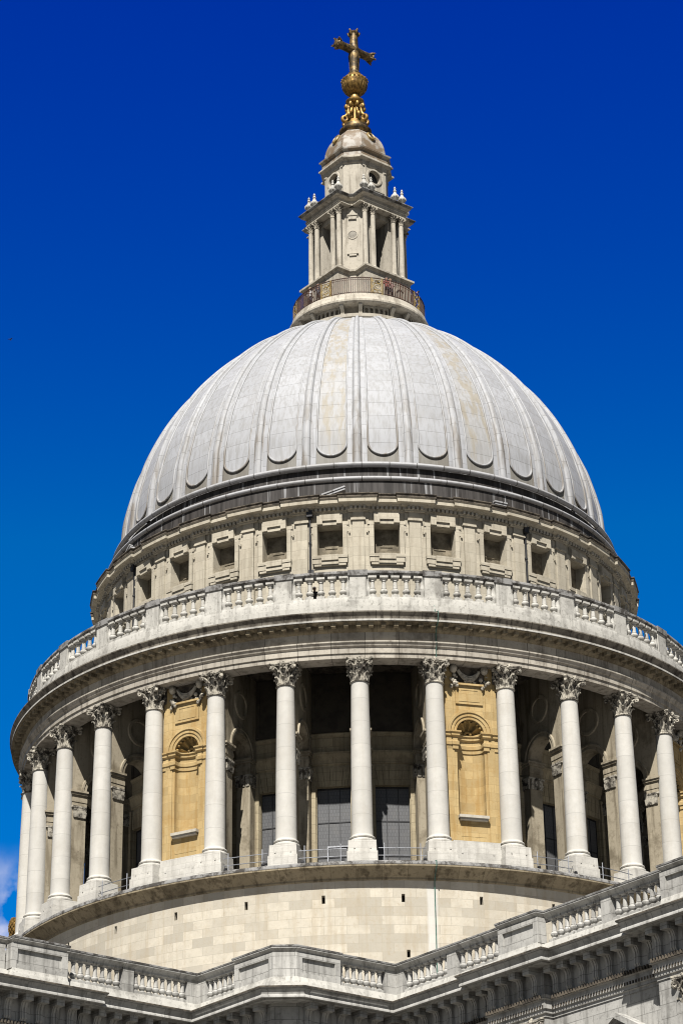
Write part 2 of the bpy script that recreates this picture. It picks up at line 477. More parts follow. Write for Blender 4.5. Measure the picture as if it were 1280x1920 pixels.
# ============================================================ the domed cathedral
DOME = thing('domed_cathedral', 'pale stone cathedral with ringed columns under a ribbed grey lead dome', 'cathedral')
PH = -0.0159025
DA = R(11.25)
def AK(k): return PH + k * DA
KS = list(range(-8, 10))                                             # columns in view and a few beyond
BAYS = list(range(-9, 9))                                            # bay k lies between columns k and k+1
FILLED = {-7, -3, 1, 5, 9, -11}

# ---- lower drum
mb = MB()
slit = []
for k in range(-9, 9):
    a = AK(k + .5); slit.append((a - .0042, a + .0042, 41.24, 41.70))
for k in (-5, 0, 5):
    a = AK(k + .55); slit.append((a - .0042, a + .0042, 38.2, 38.62))
fn = lambda u, d, z: ((21.9 - d) * math.sin(u), -(21.9 - d) * math.cos(u), z)
mb.gridwall(fn, lin(-math.pi, math.pi, 256), [24, 37.5, 42.7], slit, .5)
mb.build('drum_wall', M_DRUM, DOME, ang=30)
sm = MB(); sm.box(-.14, .14, -.02, .02, -.3, .3)
sme = sm.mesh('slit_window', M_DARK)
for u0, u1, z0, z1 in slit:
    if abs((u0 + u1) / 2) < 1.75:
        place(sme, 'slit_window', DOME, PF(21.48, (u0 + u1) / 2, (z0 + z1) / 2))
mb = MB()
mb.ring([(21.9, 42.45), (21.97, 42.5), (21.97, 42.6), (22.08, 42.66), (22.22, 42.78), (22.36, 42.93), (22.5, 43.0), (22.56, 43.03), (22.66, 43.05), (22.66, 43.24), (22.6, 43.34), (22.3, 43.39)], 256)
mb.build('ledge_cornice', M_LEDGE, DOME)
mb = MB(); mb.ring([(22.3, 43.15), (22.675, 43.15), (22.675, 43.27), (22.61, 43.36), (22.42, 43.41), (22.3, 43.41)], 256)
mb.build('ledge_drip', M_GREYCAP, DOME)

mb = MB(); mb.ring([(22.31, 43.40), (16.9, 43.405)], 256); mb.build('colonnade_floor', M_FLOOR, DOME)  # unseen floor, coloured dark to cut the light bounced onto the walls
# ---- columns
HB, HT, HC = 45.0, 54.12, 55.4
def shaft_mesh():
    m = MB(); prof = [(.66, -.06), (.66, 0), (.60, .06), (.585, .14)]
    for i in range(1, 15):
        t = i / 14
        prof.append((.585 - .095 * t ** 1.7, .14 + (HT - HB - .2) * t))
    m.lathe(prof, 28); return m.mesh('column', M_SHAFT)
def base_mesh():
    m = MB()
    m.lathe([(.72, 0), (.75, .03), (.77, .1), (.75, .17), (.70, .2), (.66, .23), (.655, .26), (.69, .28), (.71, .33), (.69, .38), (.64, .40)], 28)
    return m.mesh('base', M_PLINTH)
def plinth_mesh():
    m = MB(); m.box(-.83, .83, -.86, .80, 0, .62); m.box(-.78, .78, -.81, .78, .62, 1.25, tx=.02, ty=.02)
    for x in (-.42, .45): m.box(x - .04, x + .04, -.835, -.8, .78, .88)
    return m.mesh('plinth', M_PLINTH)
def capital(r0, H, wa, mat, name='capital', leaves=8, half=False):
    """Corinthian capital: astragal, bell, two rows of leaves, corner volutes, concave abacus, rosettes"""
    m = MB(); q = H / 1.3
    m.lathe([(r0, -.08 * q), (r0 * 1.14, -.07 * q), (r0 * 1.17, -.03 * q), (r0 * 1.12, .01 * q), (r0 * .98, .03 * q)], 24)
    m.lathe([(r0 * .97, .02 * q), (r0 * .96, .45 * H), (r0 * 1.05, .66 * H), (r0 * 1.28, .87 * H), (r0 * 1.3, .9 * H)], 20, caps=False)
    def leaf(a, z0, h, w, out):
        rows = []
        for i, t in enumerate((0, .25, .5, .72, .88, 1.0, .94)):
            o = r0 * (.99 + .06 * t) + out * (max(t - .35, 0) / .65) ** 2 + (out * .35 if i == 6 else 0)
            ww = w * (1.0, 1.05, 1.0, .92, .75, .5, .3)[i] * (1.12 if i % 2 else .88)
            zz = z0 + h * t - (0.10 * h if i == 6 else 0)
            rows.append([(ww * x, -(o + dd * q), zz) for x, dd in ((-.5, -.03), (-.28, .035), (-.12, .0), (0, .05), (.12, .0), (.28, .035), (.5, -.03))])
        m.grid(rows, Matrix.Rotation(a, 4, 'Z'))
    for i in range(leaves):
        leaf(2 * math.pi * i / leaves, .02 * q, .38 * H, r0 * .78, .15 * q)
        leaf(2 * math.pi * (i + .5) / leaves, .06 * q, .60 * H, r0 * .70, .17 * q)
    for i in range(4):
        Mx = Matrix.Rotation(math.pi / 4 + i * math.pi / 2, 4, 'Z')
        oc = wa * 1.33
        for s_ in (-1, 1):
            pts = [(s_ * r0 * .34, -r0 * 1.02, .52 * H), (s_ * r0 * .26, -r0 * 1.15, .68 * H), (s_ * r0 * .12, -(oc * .80), .83 * H)]
            for j in range(9):
                t = j / 8 * 2 * math.pi * 1.2; rr = .125 * q * (1 - .07 * j)
                pts.append((s_ * r0 * .07, -(oc * .90 + rr * math.sin(t)), .765 * H + rr * math.cos(t)))
            m.tube(pts, [.05 * q] * 3 + [.055 * q] * 9, 6, Mx)
        M2 = Matrix.Rotation(i * math.pi / 2, 4, 'Z')
        for s_ in (-1, 1):
            m.tube([(s_ * r0 * .6, -r0 * 1.05, .5 * H), (s_ * r0 * .38, -r0 * 1.2, .70 * H), (s_ * r0 * .16, -r0 * 1.33, .82 * H), (s_ * r0 * .10, -r0 * 1.38, .76 * H), (s_ * r0 * .2, -r0 * 1.36, .72 * H)], .04 * q, 6, M2)
        m.ball((0, -wa * .93, .93 * H), .12 * q, M2, 8)
        for j in range(5):
            tt = j * 2 * math.pi / 5
            m.ball((.11 * q * math.cos(tt), -wa * .93 - .02, .93 * H + .11 * q * math.sin(tt)), .07 * q, M2, 6)
    poly = []
    for i in range(4):
        a = i * math.pi / 2
        c = math.cos(a), math.sin(a)
        for x, y in ((-wa * 1.02, -wa * .90), (-wa * .90, -wa * 1.02), (-wa * .45, -wa * .83), (0, -wa * .77), (wa * .45, -wa * .83), (wa * .90, -wa * 1.02)):
            poly.append((x * c[0] - y * c[1], x * c[1] + y * c[0]))
    cl = []
    for p_ in poly:
        if not cl or (abs(p_[0] - cl[-1][0]) + abs(p_[1] - cl[-1][1])) > 1e-3: cl.append(p_)
    m.prism(cl, .89 * H, .945 * H); m.prism([(x * 1.05, y * 1.05) for x, y in cl], .945 * H, H)
    return m.mesh(name, mat)
me_shaft, me_base, me_plinth, me_cap = shaft_mesh(), base_mesh(), plinth_mesh(), capital(.48, HC - HT - .005, .73, M_CAP)
col0 = place(me_shaft, 'column', DOME, PF(21.40, AK(KS[0]), HB))
for nm, me, dz in (('base', me_base, HB - .40 + .02), ('plinth', me_plinth, 43.395), ('capital', me_cap, HT)):
    place(me, nm, col0, Matrix.Translation((0, 0, dz - HB)))
for k in KS[1:]:
    c = col0.copy(); COL.objects.link(c); c.parent = DOME; c.matrix_local = PF(21.40, AK(k), HB)
    for ch in col0.children:
        d = ch.copy(); COL.objects.link(d); d.parent = c

# ---- inner drum wall with tall windows
mb = MB(); ops = []
for k in BAYS:
    a = AK(k + .5); w = .97 / 17.1
    if k not in FILLED: ops.append((a - w, a + w, 43.42, 49.56))
fn = lambda u, d, z: ((17.1 - d) * math.sin(u), -(17.1 - d) * math.cos(u), z)
mb.gridwall(fn, lin(-math.pi, math.pi, 192), [43.0, 50.0, 58.3], ops, .45)
mb.ring([(17.1, 50.85), (17.2, 50.9), (17.2, 51.1), (17.3, 51.3), (17.42, 51.5), (17.42, 51.58), (17.1, 51.62)], 192)
mb.ring([(17.1, 52.55), (17.18, 52.6), (17.25, 52.75), (17.1, 52.8)], 192)
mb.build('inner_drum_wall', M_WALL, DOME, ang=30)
gm = MB(); gm.box(-1.02, 1.02, -.02, .02, 0, 6.2)
fm = MB()
for x in (-1.0, 1.0): fm.box(x - .06, x + .06, -.07, -.02, 0, 6.15)
fm.box(-.94, .94, -.06, -.02, 6.05, 6.15)
for z in (2.05, 4.1): fm.box(-.94, .94, -.05, -.02, z - .03, z + .03)
for x in (-.33, .33): fm.box(x - .02, x + .02, -.045, -.02, 0, 6.05)
lm = MB()
for i in range(7):                                                   # flat arch of seven voussoirs
    x0, x1 = -1.12 + 2.24 * i / 7, -1.12 + 2.24 * (i + 1) / 7
    lm.prism([(x0 + .012, 0), (x1 - .012, 0), ((x1 - .012) * 1.25, 1.12), ((x0 + .012) * 1.25, 1.12)], -.04, .06, Matrix(((1, 0, 0, 0), (0, 0, -1, 0), (0, 1, 0, 0), (0, 0, 0, 1))))
gme, fme, lme = gm.mesh('drum_window', M_GLASS), fm.mesh('window_frame', M_BLACK), lm.mesh('flat_arch', M_WALL)
dm = MB(); dm.box(-.62, -.56, -.06, -.02, 0, 2.7); dm.box(.56, .62, -.06, -.02, 0, 2.7); dm.box(-.56, .56, -.06, -.02, 2.62, 2.7)
for k in BAYS:
    if k in FILLED: continue
    wo = place(gme, 'drum_window', DOME, PF(16.80, AK(k + .5), 43.41))
    place(fme, 'window_frame', wo)
    place(lme, 'flat_arch', wo, Matrix.Translation((0, -.29, 6.16)))
    if k == -1: dm.build('door_frame', M_STEEL, wo, Matrix.Translation((.2, -.02, 0)))
# pilasters either side of each window
pm = MB(); pm.box(-.12, .12, -.12, .05, 0, 7.3); pm.box(-.135, .135, -.17, .05, 0, .5)
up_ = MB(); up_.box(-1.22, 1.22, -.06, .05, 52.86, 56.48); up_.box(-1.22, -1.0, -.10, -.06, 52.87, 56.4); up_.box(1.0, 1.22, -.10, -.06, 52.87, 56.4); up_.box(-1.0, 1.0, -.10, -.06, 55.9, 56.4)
upe = up_.mesh('upper_panel', simple('recess_shade_soot', (.055, .047, .035), .9, 0, (.03, .026, .02), 1.5))  # near-black colour holds the recess's shade as well as its soot
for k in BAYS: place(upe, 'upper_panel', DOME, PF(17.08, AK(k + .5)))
pme = pm.mesh('inner_pilaster', M_WALL)
for k in BAYS:
    if k in FILLED: continue
    for s_ in (-1, 1): place(pme, 'inner_pilaster', DOME, PF(17.1, AK(k + .5), 43.42) @ Matrix.Translation((s_ * 1.13, -.03, 0)))
# ---- radial walls with an arch behind every column
rw = MB()
spr, hw_ = 51.5, 1.12
Rm = Matrix(((0, 1, 0, 0), (-1, 0, 0, 0), (0, 0, 1, 0), (0, 0, 0, 1)))   # panel x outwards, at angle 0
rw.holepanel(17.0, 21.05, 43.4, 56.5, 19.0, hw_, lambda x: 43.4, lambda x: spr + math.sqrt(max(hw_ ** 2 - (x - 19.0) ** 2, 0)), -.42, .42, Rm, 16)
for s_ in (-1, 1):
    rw.archmould(19.0, spr, [(hw_, s_ * .43), (hw_ + .02, s_ * .48), (hw_ + .2, s_ * .48), (hw_ + .22, s_ * .53), (hw_ + .34, s_ * .53), (hw_ + .36, s_ * .42)], M=Rm)
    rw.archmould(19.1, 54.35, [(.62, s_ * .42), (.64, s_ * .50), (.82, s_ * .50), (.86, s_ * .42)], 0, 2 * math.pi, 24, M=Rm)
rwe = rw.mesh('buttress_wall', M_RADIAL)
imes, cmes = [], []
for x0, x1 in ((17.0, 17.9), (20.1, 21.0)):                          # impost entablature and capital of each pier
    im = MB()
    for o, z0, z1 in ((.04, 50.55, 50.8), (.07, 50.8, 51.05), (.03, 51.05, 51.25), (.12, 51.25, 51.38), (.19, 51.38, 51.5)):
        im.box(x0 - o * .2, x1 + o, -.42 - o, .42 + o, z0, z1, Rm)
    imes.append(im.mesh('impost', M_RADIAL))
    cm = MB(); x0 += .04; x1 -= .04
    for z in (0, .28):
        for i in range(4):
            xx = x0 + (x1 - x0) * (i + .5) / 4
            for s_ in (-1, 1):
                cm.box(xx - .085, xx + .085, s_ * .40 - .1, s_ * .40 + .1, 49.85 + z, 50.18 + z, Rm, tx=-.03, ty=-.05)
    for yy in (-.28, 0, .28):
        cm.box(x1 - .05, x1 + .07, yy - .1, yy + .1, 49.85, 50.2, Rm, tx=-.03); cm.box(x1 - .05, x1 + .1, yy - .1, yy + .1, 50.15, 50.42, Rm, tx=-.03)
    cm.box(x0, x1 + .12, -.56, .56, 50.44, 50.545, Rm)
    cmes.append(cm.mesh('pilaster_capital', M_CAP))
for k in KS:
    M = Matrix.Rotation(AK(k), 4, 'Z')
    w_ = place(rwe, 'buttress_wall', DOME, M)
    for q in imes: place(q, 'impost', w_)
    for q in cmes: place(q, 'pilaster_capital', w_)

# ---- the filled bays: honey stone with a shell niche
def niche_bay():
    f = MB(); nh, zs, zb = .80, 51.45, 46.55
    f.holepanel(-1.62, 1.62, 44.9, 56.2, 0, nh, lambda x: zb, lambda x: zs + math.sqrt(max(nh * nh - x * x, 0)), 0, .25, None, 18, back=False)
    for x in (-1.18, 1.18): f.box(x - .22, x + .22, -.05, 0, 44.92, 55.9)
    n = 16                                                           # the hollow of the niche
    f.grid([[(-nh * math.cos(math.pi * i / n), .2 + nh * .60 * math.sin(math.pi * i / n), z) for i in range(n + 1)] for z in lin(zb, zs, 6)])
    f.add([(-nh * math.cos(math.pi * i / n), .2 + nh * .60 * math.sin(math.pi * i / n), zb) for i in range(n + 1)], [tuple(range(n + 1))])
    f.archmould(0, zs, [(nh, 0), (nh, -.05), (nh + .16, -.05), (nh + .18, -.10), (nh + .36, -.10), (nh + .38, -.16), (nh + .52, -.16), (nh + .55, 0)], n=26)
    f.box(-.80, .80, -.08, 0, 53.15, 54.25); f.box(-.62, .62, -.10, -.08, 53.3, 53.42); f.box(-.62, .62, -.10, -.08, 53.98, 54.1); f.box(-.62, -.5, -.10, -.08, 53.42, 53.98); f.box(.5, .62, -.10, -.08, 53.42, 53.98)
    f.box(-.86, .86, -.22, 0, 54.25, 54.36)
    f.box(-.72, -.02, -.012, 0, 45.36, 45.40); f.box(.02, .72, -.012, 0, 45.36, 45.40); f.box(-.02, .02, -.012, 0, 45.0, 45.40)
    me = f.mesh('niche_bay', M_HONEY)
    i_ = MB()                                                        # impost that follows the niche inwards
    path = [(-1.6, 0), (-1.02, 0), (-1.02, -.06), (-nh, -.06), (-nh, .18)] + [(-nh * math.cos(math.pi * i / 12), .2 + nh * .60 * math.sin(math.pi * i / 12)) for i in range(1, 12)] + [(nh, .18), (nh, -.06), (1.02, -.06), (1.02, 0), (1.6, 0)]
    i_.sweep(path, [(0, 50.4), (.05, 50.42), (.05, 50.62), (.10, 50.66), (.10, 50.86), (.03, 50.92), (.03, 51.12), (.14, 51.2), (.14, 51.3), (.21, 51.38), (.21, 51.46), (0, 51.49)])
    ime_ = i_.mesh('niche_impost', M_HONEY)
    s = MB(); rows = []; N = 54                                      # scallop shell: fluted quarter dome
    for j in range(9):
        el = math.pi / 2 * j / 8
        row = []
        for i in range(N + 1):
            az = math.pi * i / N
            fl = 1 - .10 * math.sin(az * 4.5) ** 2
            # the shell radiates from its hinge at the back of the niche
            x, y, z = -math.cos(az), math.sin(az), 0
            r_ = nh * fl
            c, d = math.cos(el), math.sin(el)
            row.append((-math.cos(az) * r_ * c, .2 + nh * .58 * d - .20 * math.sin(az * 4.5) ** 2 * math.sin(2 * el), zs + math.sin(az) * r_ * c))
        rows.append(row)
    s.grid(rows)
    for i in range(9):
        az = math.pi * (i + .5) / 9
        s.ball((-math.cos(az) * nh * .93, .12, zs + math.sin(az) * nh * .93), .085, None, 8)
    for i in range(5):
        az = math.pi * (i + .5) / 5
        s.ball((-math.cos(az) * .18, .48, zs + .05 + math.sin(az) * .16), .09, None, 6)
    she = s.mesh('shell', sooty('shell_stone', (.36, .24, .09), 1.8, .45))
    l = MB(); l.box(-.86, .86, -.30, .0, 46.38, 46.54); l.box(-.80, .80, -.22, 0, 46.26, 46.38)
    lde = l.mesh('niche_sill', M_PALE)
    g_ = MB()                                                        # festoon: hanging cloth, masks and fruit
    for y, sag, rr in ((-.12, .62, .10), (-.16, .50, .075), (-.14, .38, .06)):
        g_.tube([(x, y - .05 * (1 - (x / .62) ** 2), 55.05 - sag * (1 - (x / .62) ** 2) + .1) for x in lin(-.62, .62, 12)], rr, 6)
    gr = random.Random(3)
    for cx in (-.92, .92):
        g_.ball((cx, -.2, 55.22), .23, None, 10, 1.25)
        for i in range(16):
            g_.ball((cx + gr.uniform(-.26, .26), -.1 - gr.uniform(0, .12), 54.85 - gr.uniform(0, .75)), gr.uniform(.06, .13), None, 6)
    for i in range(12):
        g_.ball((gr.uniform(-.6, .6), -.12, 54.45 + gr.uniform(-.05, .2)), gr.uniform(.06, .11), None, 6)
    gae = g_.mesh('festoon', M_FEST)
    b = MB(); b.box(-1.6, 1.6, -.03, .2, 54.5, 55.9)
    bae = b.mesh('festoon_panel', M_SOOT_SHADE)
    p = MB(); p.box(-1.35, 1.35, -.62, .2, 43.4, 44.5); p.box(-1.35, 1.35, -.52, .2, 44.5, 44.93)
    for x in (-.9, .9): p.box(x - .05, x + .05, -.64, -.6, 44.15, 44.25)
    ple = p.mesh('niche_plinth', M_PLINTH)
    return me, ((('niche_impost'), ime_), ('shell', she), ('niche_sill', lde), ('festoon', gae), ('festoon_panel', bae), ('niche_plinth', ple))
nme, nsub = niche_bay()
for k in BAYS:
    if k in FILLED:
        o = place(nme, 'niche_bay', DOME, PF(21.02, AK(k + .5), 0))
        for nm, me in nsub: place(me, nm, o)

# ---- entablature over the columns
mb = MB()
mb.ring([(20.88, 56.5), (20.88, 55.41), (21.95, 55.41), (21.95, 55.68), (22.02, 55.69), (22.02, 56.02), (22.06, 56.05), (22.12, 56.10), (22.14, 56.2), (22.22, 56.28), (22.22, 56.36), (22.0, 56.38), (22.0, 56.95)], 320)
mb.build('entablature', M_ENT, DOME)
mb = MB(); mb.ring([(17.1, 56.505), (20.9, 56.505)], 192); mb.build('colonnade_ceiling', M_SOOT_SHADE, DOME)  # shade of the ceiling is put into its dark colour, with soot
mb = MB()
mb.ring([(22.0, 56.95), (22.06, 56.97), (22.14, 57.08), (22.16, 57.14), (22.16, 57.33), (22.66, 57.34), (22.66, 57.37)], 320)
mb.build('cornice_bed', M_LEDGE, DOME)
mm = MB(); mm.box(-.13, .13, -.40, .02, 57.12, 57.335); mme = mm.mesh('modillion', M_LEDGE, 0)
rest = MB()
for i in range(-100, 100):                                           # small blocks under the cornice, the far side in one piece
    a = 2 * math.pi * (i + .5) / 200
    if -50 <= i < 50: place(mme, 'modillion', DOME, PF(22.16, a))
    else: rest.box(-.13, .13, -.40, .02, 57.12, 57.335, PF(22.16, a))
rest.build('modillions', M_LEDGE, DOME, ang=0)['kind'] = 'stuff'
mb = MB()
mb.ring([(22.66, 57.36), (22.72, 57.36), (22.72, 57.49), (22.66, 57.52), (22.66, 57.58), (22.70, 57.68), (22.78, 57.8), (22.84, 57.86), (22.84, 57.93), (22.7, 57.97), (21.98, 58.18)], 320)
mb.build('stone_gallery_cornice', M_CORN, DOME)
mb = MB(); mb.ring([(22.64, 57.372), (22.726, 57.372), (22.726, 57.475), (22.67, 57.49)], 320)
mb.build('cornice_fillet', M_BAL, DOME)

# ---- stone gallery balustrade
mb = MB()
mb.ring([(22.0, 58.12), (22.0, 58.62), (21.9, 58.66), (21.9, 59.0), (21.84, 59.2), (21.26, 59.2), (21.26, 58.2), (17.2, 58.2)], 288)
mb.build('balustrade_plinth', M_BAL, DOME)
mb = MB()
mb.ring([(21.29, 60.56), (21.68, 60.56), (21.70, 60.62), (21.76, 60.68), (21.80, 60.72), (21.80, 60.82), (21.74, 60.9), (21.3, 60.92), (21.25, 60.8), (21.29, 60.56)], 288)
rail = mb.build('balustrade_rail', M_GREYCAP, DOME)
def baluster_mesh(H, name, mat, w=.19):
    m = MB(); z = lambda t: t * H
    m.box(-w, w, -w, w, 0, z(.12)); m.box(-w, w, -w, w, z(.91), H)
    m.lathe([(w * r, z(t)) for r, t in ((.9, .12), (.9, .15), (.58, .175), (.54, .20), (.74, .235), (.92, .29), (.94, .33), (.84, .38), (.60, .42), (.66, .435), (.66, .455), (.56, .47), (.52, .60), (.46, .72), (.46, .76), (.62, .78), (.62, .81), (.54, .83), (.82, .88), (.9, .91))], 14, caps=False)
    return m.mesh(name, mat)
bme = baluster_mesh(1.36, 'baluster', M_BAL, .235)
pr = MB(); pr.box(-.47, .47, -.22, .3, 0, 1.362); pr.box(-.56, .56, -.33, .3, -1.02, -.01)
for s_ in (-1, 1):
    pr.box(s_ * .58 - .12, s_ * .58 + .12, -.16, .2, 0, .12); pr.box(s_ * .58 - .12, s_ * .58 + .12, -.16, .2, 1.24, 1.36)
    pr.lathe([(.12, .12), (.17, .35), (.2, .48), (.16, .66), (.10, .98), (.13, 1.1), (.16, 1.24)], 12, Matrix.Translation((s_ * .56, 0, 0)), caps=False)
pre = pr.mesh('balustrade_pier', M_BAL)
pcm = MB(); pcm.box(-.56, .56, -.285, .3, 1.365, 1.715); pcme = pcm.mesh('pier_coping', M_GREYCAP)
for k in KS:
    po = place(pre, 'balustrade_pier', DOME, PF(21.55, AK(k), 59.2))
    place(pcme, 'pier_coping', po)
for k in range(-8, 8):
    for j in range(5):
        t = .5 + (j - 2) * .152
        place(bme, 'baluster', rail, PF(21.55, AK(k + t), 59.2))

# ---- attic storey
RA = 17.22
mb = MB(); ops = []
for k in BAYS:
    a = AK(k + .5); w = .76 / RA; ops.append((a - w, a + w, 64.0, 65.92))
fn = lambda u, d, z: ((RA - d) * math.sin(u), -(RA - d) * math.cos(u), z)
mb.gridwall(fn, lin(-math.pi, math.pi, 224), [58.2, 61, 67.0], ops, .68)
mb.build('attic_wall', M_ATTIC, DOME, ang=30)
wf = MB()                                                            # eared frame round the opening
yf = -.10
for s_ in (-1, 1):
    x0, x1 = sorted((s_ * .77, s_ * 1.03)); wf.box(x0, x1, yf, .02, 63.98, 65.93)
    x0, x1 = sorted((s_ * .77, s_ * 1.15)); wf.box(x0, x1, yf - .01, .02, 65.93, 66.16)
    x0, x1 = sorted((s_ * 1.03, s_ * 1.12)); wf.box(x0, x1, -.06, .02, 65.5, 65.93)
    x0, x1 = sorted((s_ * 1.13, s_ * 1.22)); wf.box(x0, x1, -.13, 0, 65.38, 65.52)
wf.box(-.77, .77, yf, .02, 65.93, 66.16)
wfe = wf.mesh('attic_window', M_ATTIC)
ks_ = MB(); ks_.box(-.76, .76, -.26, .0, 66.22, 66.62); ks_.box(-.76, -.42, -.26, 0, 66.0, 66.22); ks_.box(.42, .76, -.26, 0, 66.0, 66.22); ks_.box(-.42, .42, -.17, 0, 65.95, 66.22); ks_.box(-.78, .78, -.06, 0, 66.62, 66.95)
kse = ks_.mesh('window_head', M_ATTIC)
sl_ = MB(); sl_.box(-1.06, 1.06, -.20, 0, 63.78, 63.98); sl_.box(-.5, .5, -.26, 0, 63.62, 63.98); sl_.box(-1.04, 1.04, -.16, 0, 63.46, 63.78); sl_.box(-.95, .95, -.13, 0, 63.30, 63.46); sl_.box(-.52, .52, -.19, 0, 63.38, 63.62)
sle = sl_.mesh('window_sill', M_ATTIC)
bk = MB(); bk.box(-.80, .80, 0, .05, 63.9, 66.0)
gr = random.Random(5)
for s_ in (-1, 1):
    for i in range(5):
        bk.tube([(s_ * .6, -.03, 64.02), (s_ * .6 + (i - 2) * .09, -.05, 64.22 + .05 * (2 - abs(i - 2)))], .018, 5)
bk.box(-.36, .36, -.04, 0, 64.72, 64.80)
bke = bk.mesh('window_backing', M_BACK)
for k in range(-9, 9):
    o = place(wfe, 'attic_window', DOME, PF(RA, AK(k + .5)))
    place(kse, 'window_head', o); place(sle, 'window_sill', o)
    place(bke, 'window_backing', o, Matrix.Translation((0, .62, 0)))
ap = MB(); ap.box(-.35, .35, -.16, .02, 58.21, 66.2); ap.box(-.45, .45, -.24, .02, 66.2, 66.28); ap.box(-.43, .43, -.22, .02, 66.28, 66.36); ap.box(-.35, .35, -.15, .02, 66.36, 66.85); ap.box(-.42, .42, -.22, .02, 58.21, 62.6)
for x0, x1 in ((-.62, -.36), (.36, .62)): ap.box(x0, x1, -.055, .02, 62.4, 66.85)
ape = ap.mesh('attic_pilaster', M_ATTIC)
for k in KS: place(ape, 'attic_pilaster', DOME, PF(RA, AK(k)))
# cornice that breaks forward over the pilasters
path = []
for k in range(-16, 16):
    for t0, dr in ((-.16, 0.0), (-.16, .16), (0, .16), (.16, .16), (.16, 0.0), (.33, 0.0), (.5, 0.0), (.67, 0.0)):
        a = AK(k) + t0 * DA; r = RA + dr
        path.append((r * math.sin(a), -r * math.cos(a)))
mb = MB()
mb.sweep(path, [(.0, 66.75), (.08, 66.80), (.08, 66.86), (.12, 66.9), (.12, 67.05), (.30, 67.08), (.34, 67.16), (.58, 67.19), (.58, 67.42), (.62, 67.47), (.62, 67.5)], closed=True)
mb.build('attic_cornice', M_ATTIC, DOME)
mb = MB()
mb.sweep(path, [(.60, 67.47), (.64, 67.47), (.64, 67.55), (.60, 67.58), (.68, 67.66), (.68, 67.71), (.5, 67.76), (-.3, 67.9)], closed=True)
mb.build('cornice_capping', M_SOOT_SHADE, DOME)
dn = MB(); dn.box(-.075, .075, -.14, .06, 66.88, 67.06); dne = dn.mesh('dentil', M_PALE, 0)
dl = []
for k in range(-9, 10):
    for t in lin(-.5, .42, 12):
        if abs(abs(t) - .16) < .02: continue
        dl.append((AK(k + t), RA + .14 + (.16 if abs(t) < .155 else 0)))
dl.sort(key=lambda q: abs(q[0] + .02))
for a, r in dl[:100]: place(dne, 'dentil', DOME, PF(r, a))
rest = MB()
for a, r in dl[100:]: rest.box(-.075, .075, -.14, .06, 66.88, 67.06, PF(r, a))
rest.build('dentils', M_PALE, DOME, ang=0)['kind'] = 'stuff'
for a, nm in ((AK(-.85), 0), (AK(3.15), 0), (AK(-4.85), 0)):          # cast rainwater pipes
    d = MB(); d.tube([(0, -.14, 58.25), (0, -.14, 66.7)], .065, 8); d.box(-.17, .17, -.34, 0, 66.55, 66.95)
    for z in (60.5, 62.6, 64.8): d.tube([(0, -.14, z), (0, -.14, z + .12)], .095, 8)
    d.box(-.12, .2, -.1, 0, 62.9, 63.15); d.build('downpipe', M_BLACK, DOME, PF(RA, a))

# ---- lead steps and rolls at the foot of the dome
mb = MB()
mb.ring([(17.5, 67.7), (17.1, 67.86), (17.02, 67.9), (17.0, 69.0), (16.72, 69.3), (16.6, 69.35), (16.5, 69.4), (16.45, 70.15), (16.2, 70.4)], 256)
mb.build('lead_step', M_STEP, DOME)
def torus_ring(r, h, q, n=256):
    m = MB(); m.ring([(r + q * math.cos(t), h + q * math.sin(t)) for t in [2 * math.pi * i / 12 for i in range(13)]], n); return m
torus_ring(17.02, 69.14, .155).build('lead_roll', M_EDGE, DOME)
torus_ring(16.62, 70.30, .17).build('lead_roll', M_EDGE, DOME)
mb = MB()
for a, l, tl in ((AK(-.42), 1.5, .32), (AK(2.62), .9, .0), (AK(-5.1), 1.3, .5)):
    M = PF(17.05, a, 68.1) @ Matrix.Rotation(-tl, 4, 'Y')
    s = MB(); s.box(-l / 2, l / 2, -.55, -.30, 0, .09, M); s.box(-l / 2 + .05, l / 2 - .05, -.5, .15, -.14, -.002, M)
    s.build('lead_spout', M_EDGE, DOME)

# ---- the dome
PR = [(16.22, 70.3), (16.2, 70.8), (16.12, 71.8), (16.02, 73), (15.82, 74), (15.57, 75), (15.29, 76), (14.9, 77), (14.45, 78), (13.94, 79), (13.35, 80), (12.68, 81), (11.88, 82), (11.0, 83), (10.0, 84), (8.85, 85), (7.45, 86), (5.6, 87.0), (3.8, 87.75)]
PR = [(r - .2, h) for r, h in PR]
def dense(pr, n):
    pts = []
    for i in range(len(pr) - 1):                                     # Catmull-Rom through the measured profile
        p0, p1, p2, p3 = pr[max(i - 1, 0)], pr[i], pr[i + 1], pr[min(i + 2, len(pr) - 1)]
        for j in range(n):
            t = j / n
            pts.append(tuple(.5 * (2 * p1[c] + (p2[c] - p0[c]) * t + (2 * p0[c] - 5 * p1[c] + 4 * p2[c] - p3[c]) * t * t + (3 * p1[c] - p0[c] - 3 * p2[c] + p3[c]) * t ** 3) for c in (0, 1)))
    return pts + [pr[-1]]
DP = dense(PR, 5)
S = [0.0]
for i in range(1, len(DP)): S.append(S[-1] + math.hypot(DP[i][0] - DP[i - 1][0], DP[i][1] - DP[i - 1][1]))
def at_s(s):
    s = min(max(s, 0), S[-1])
    for i in range(len(S) - 1):
        if S[i + 1] >= s: break
    t = (s - S[i]) / (S[i + 1] - S[i])
    r, h = (DP[i][c] + t * (DP[i + 1][c] - DP[i][c]) for c in (0, 1))
    dr, dh = DP[i + 1][0] - DP[i][0], DP[i + 1][1] - DP[i][1]; q = math.hypot(dr, dh)
    return r, h, dh / q, -dr / q                                     # radius, height, outward normal (radial, up)
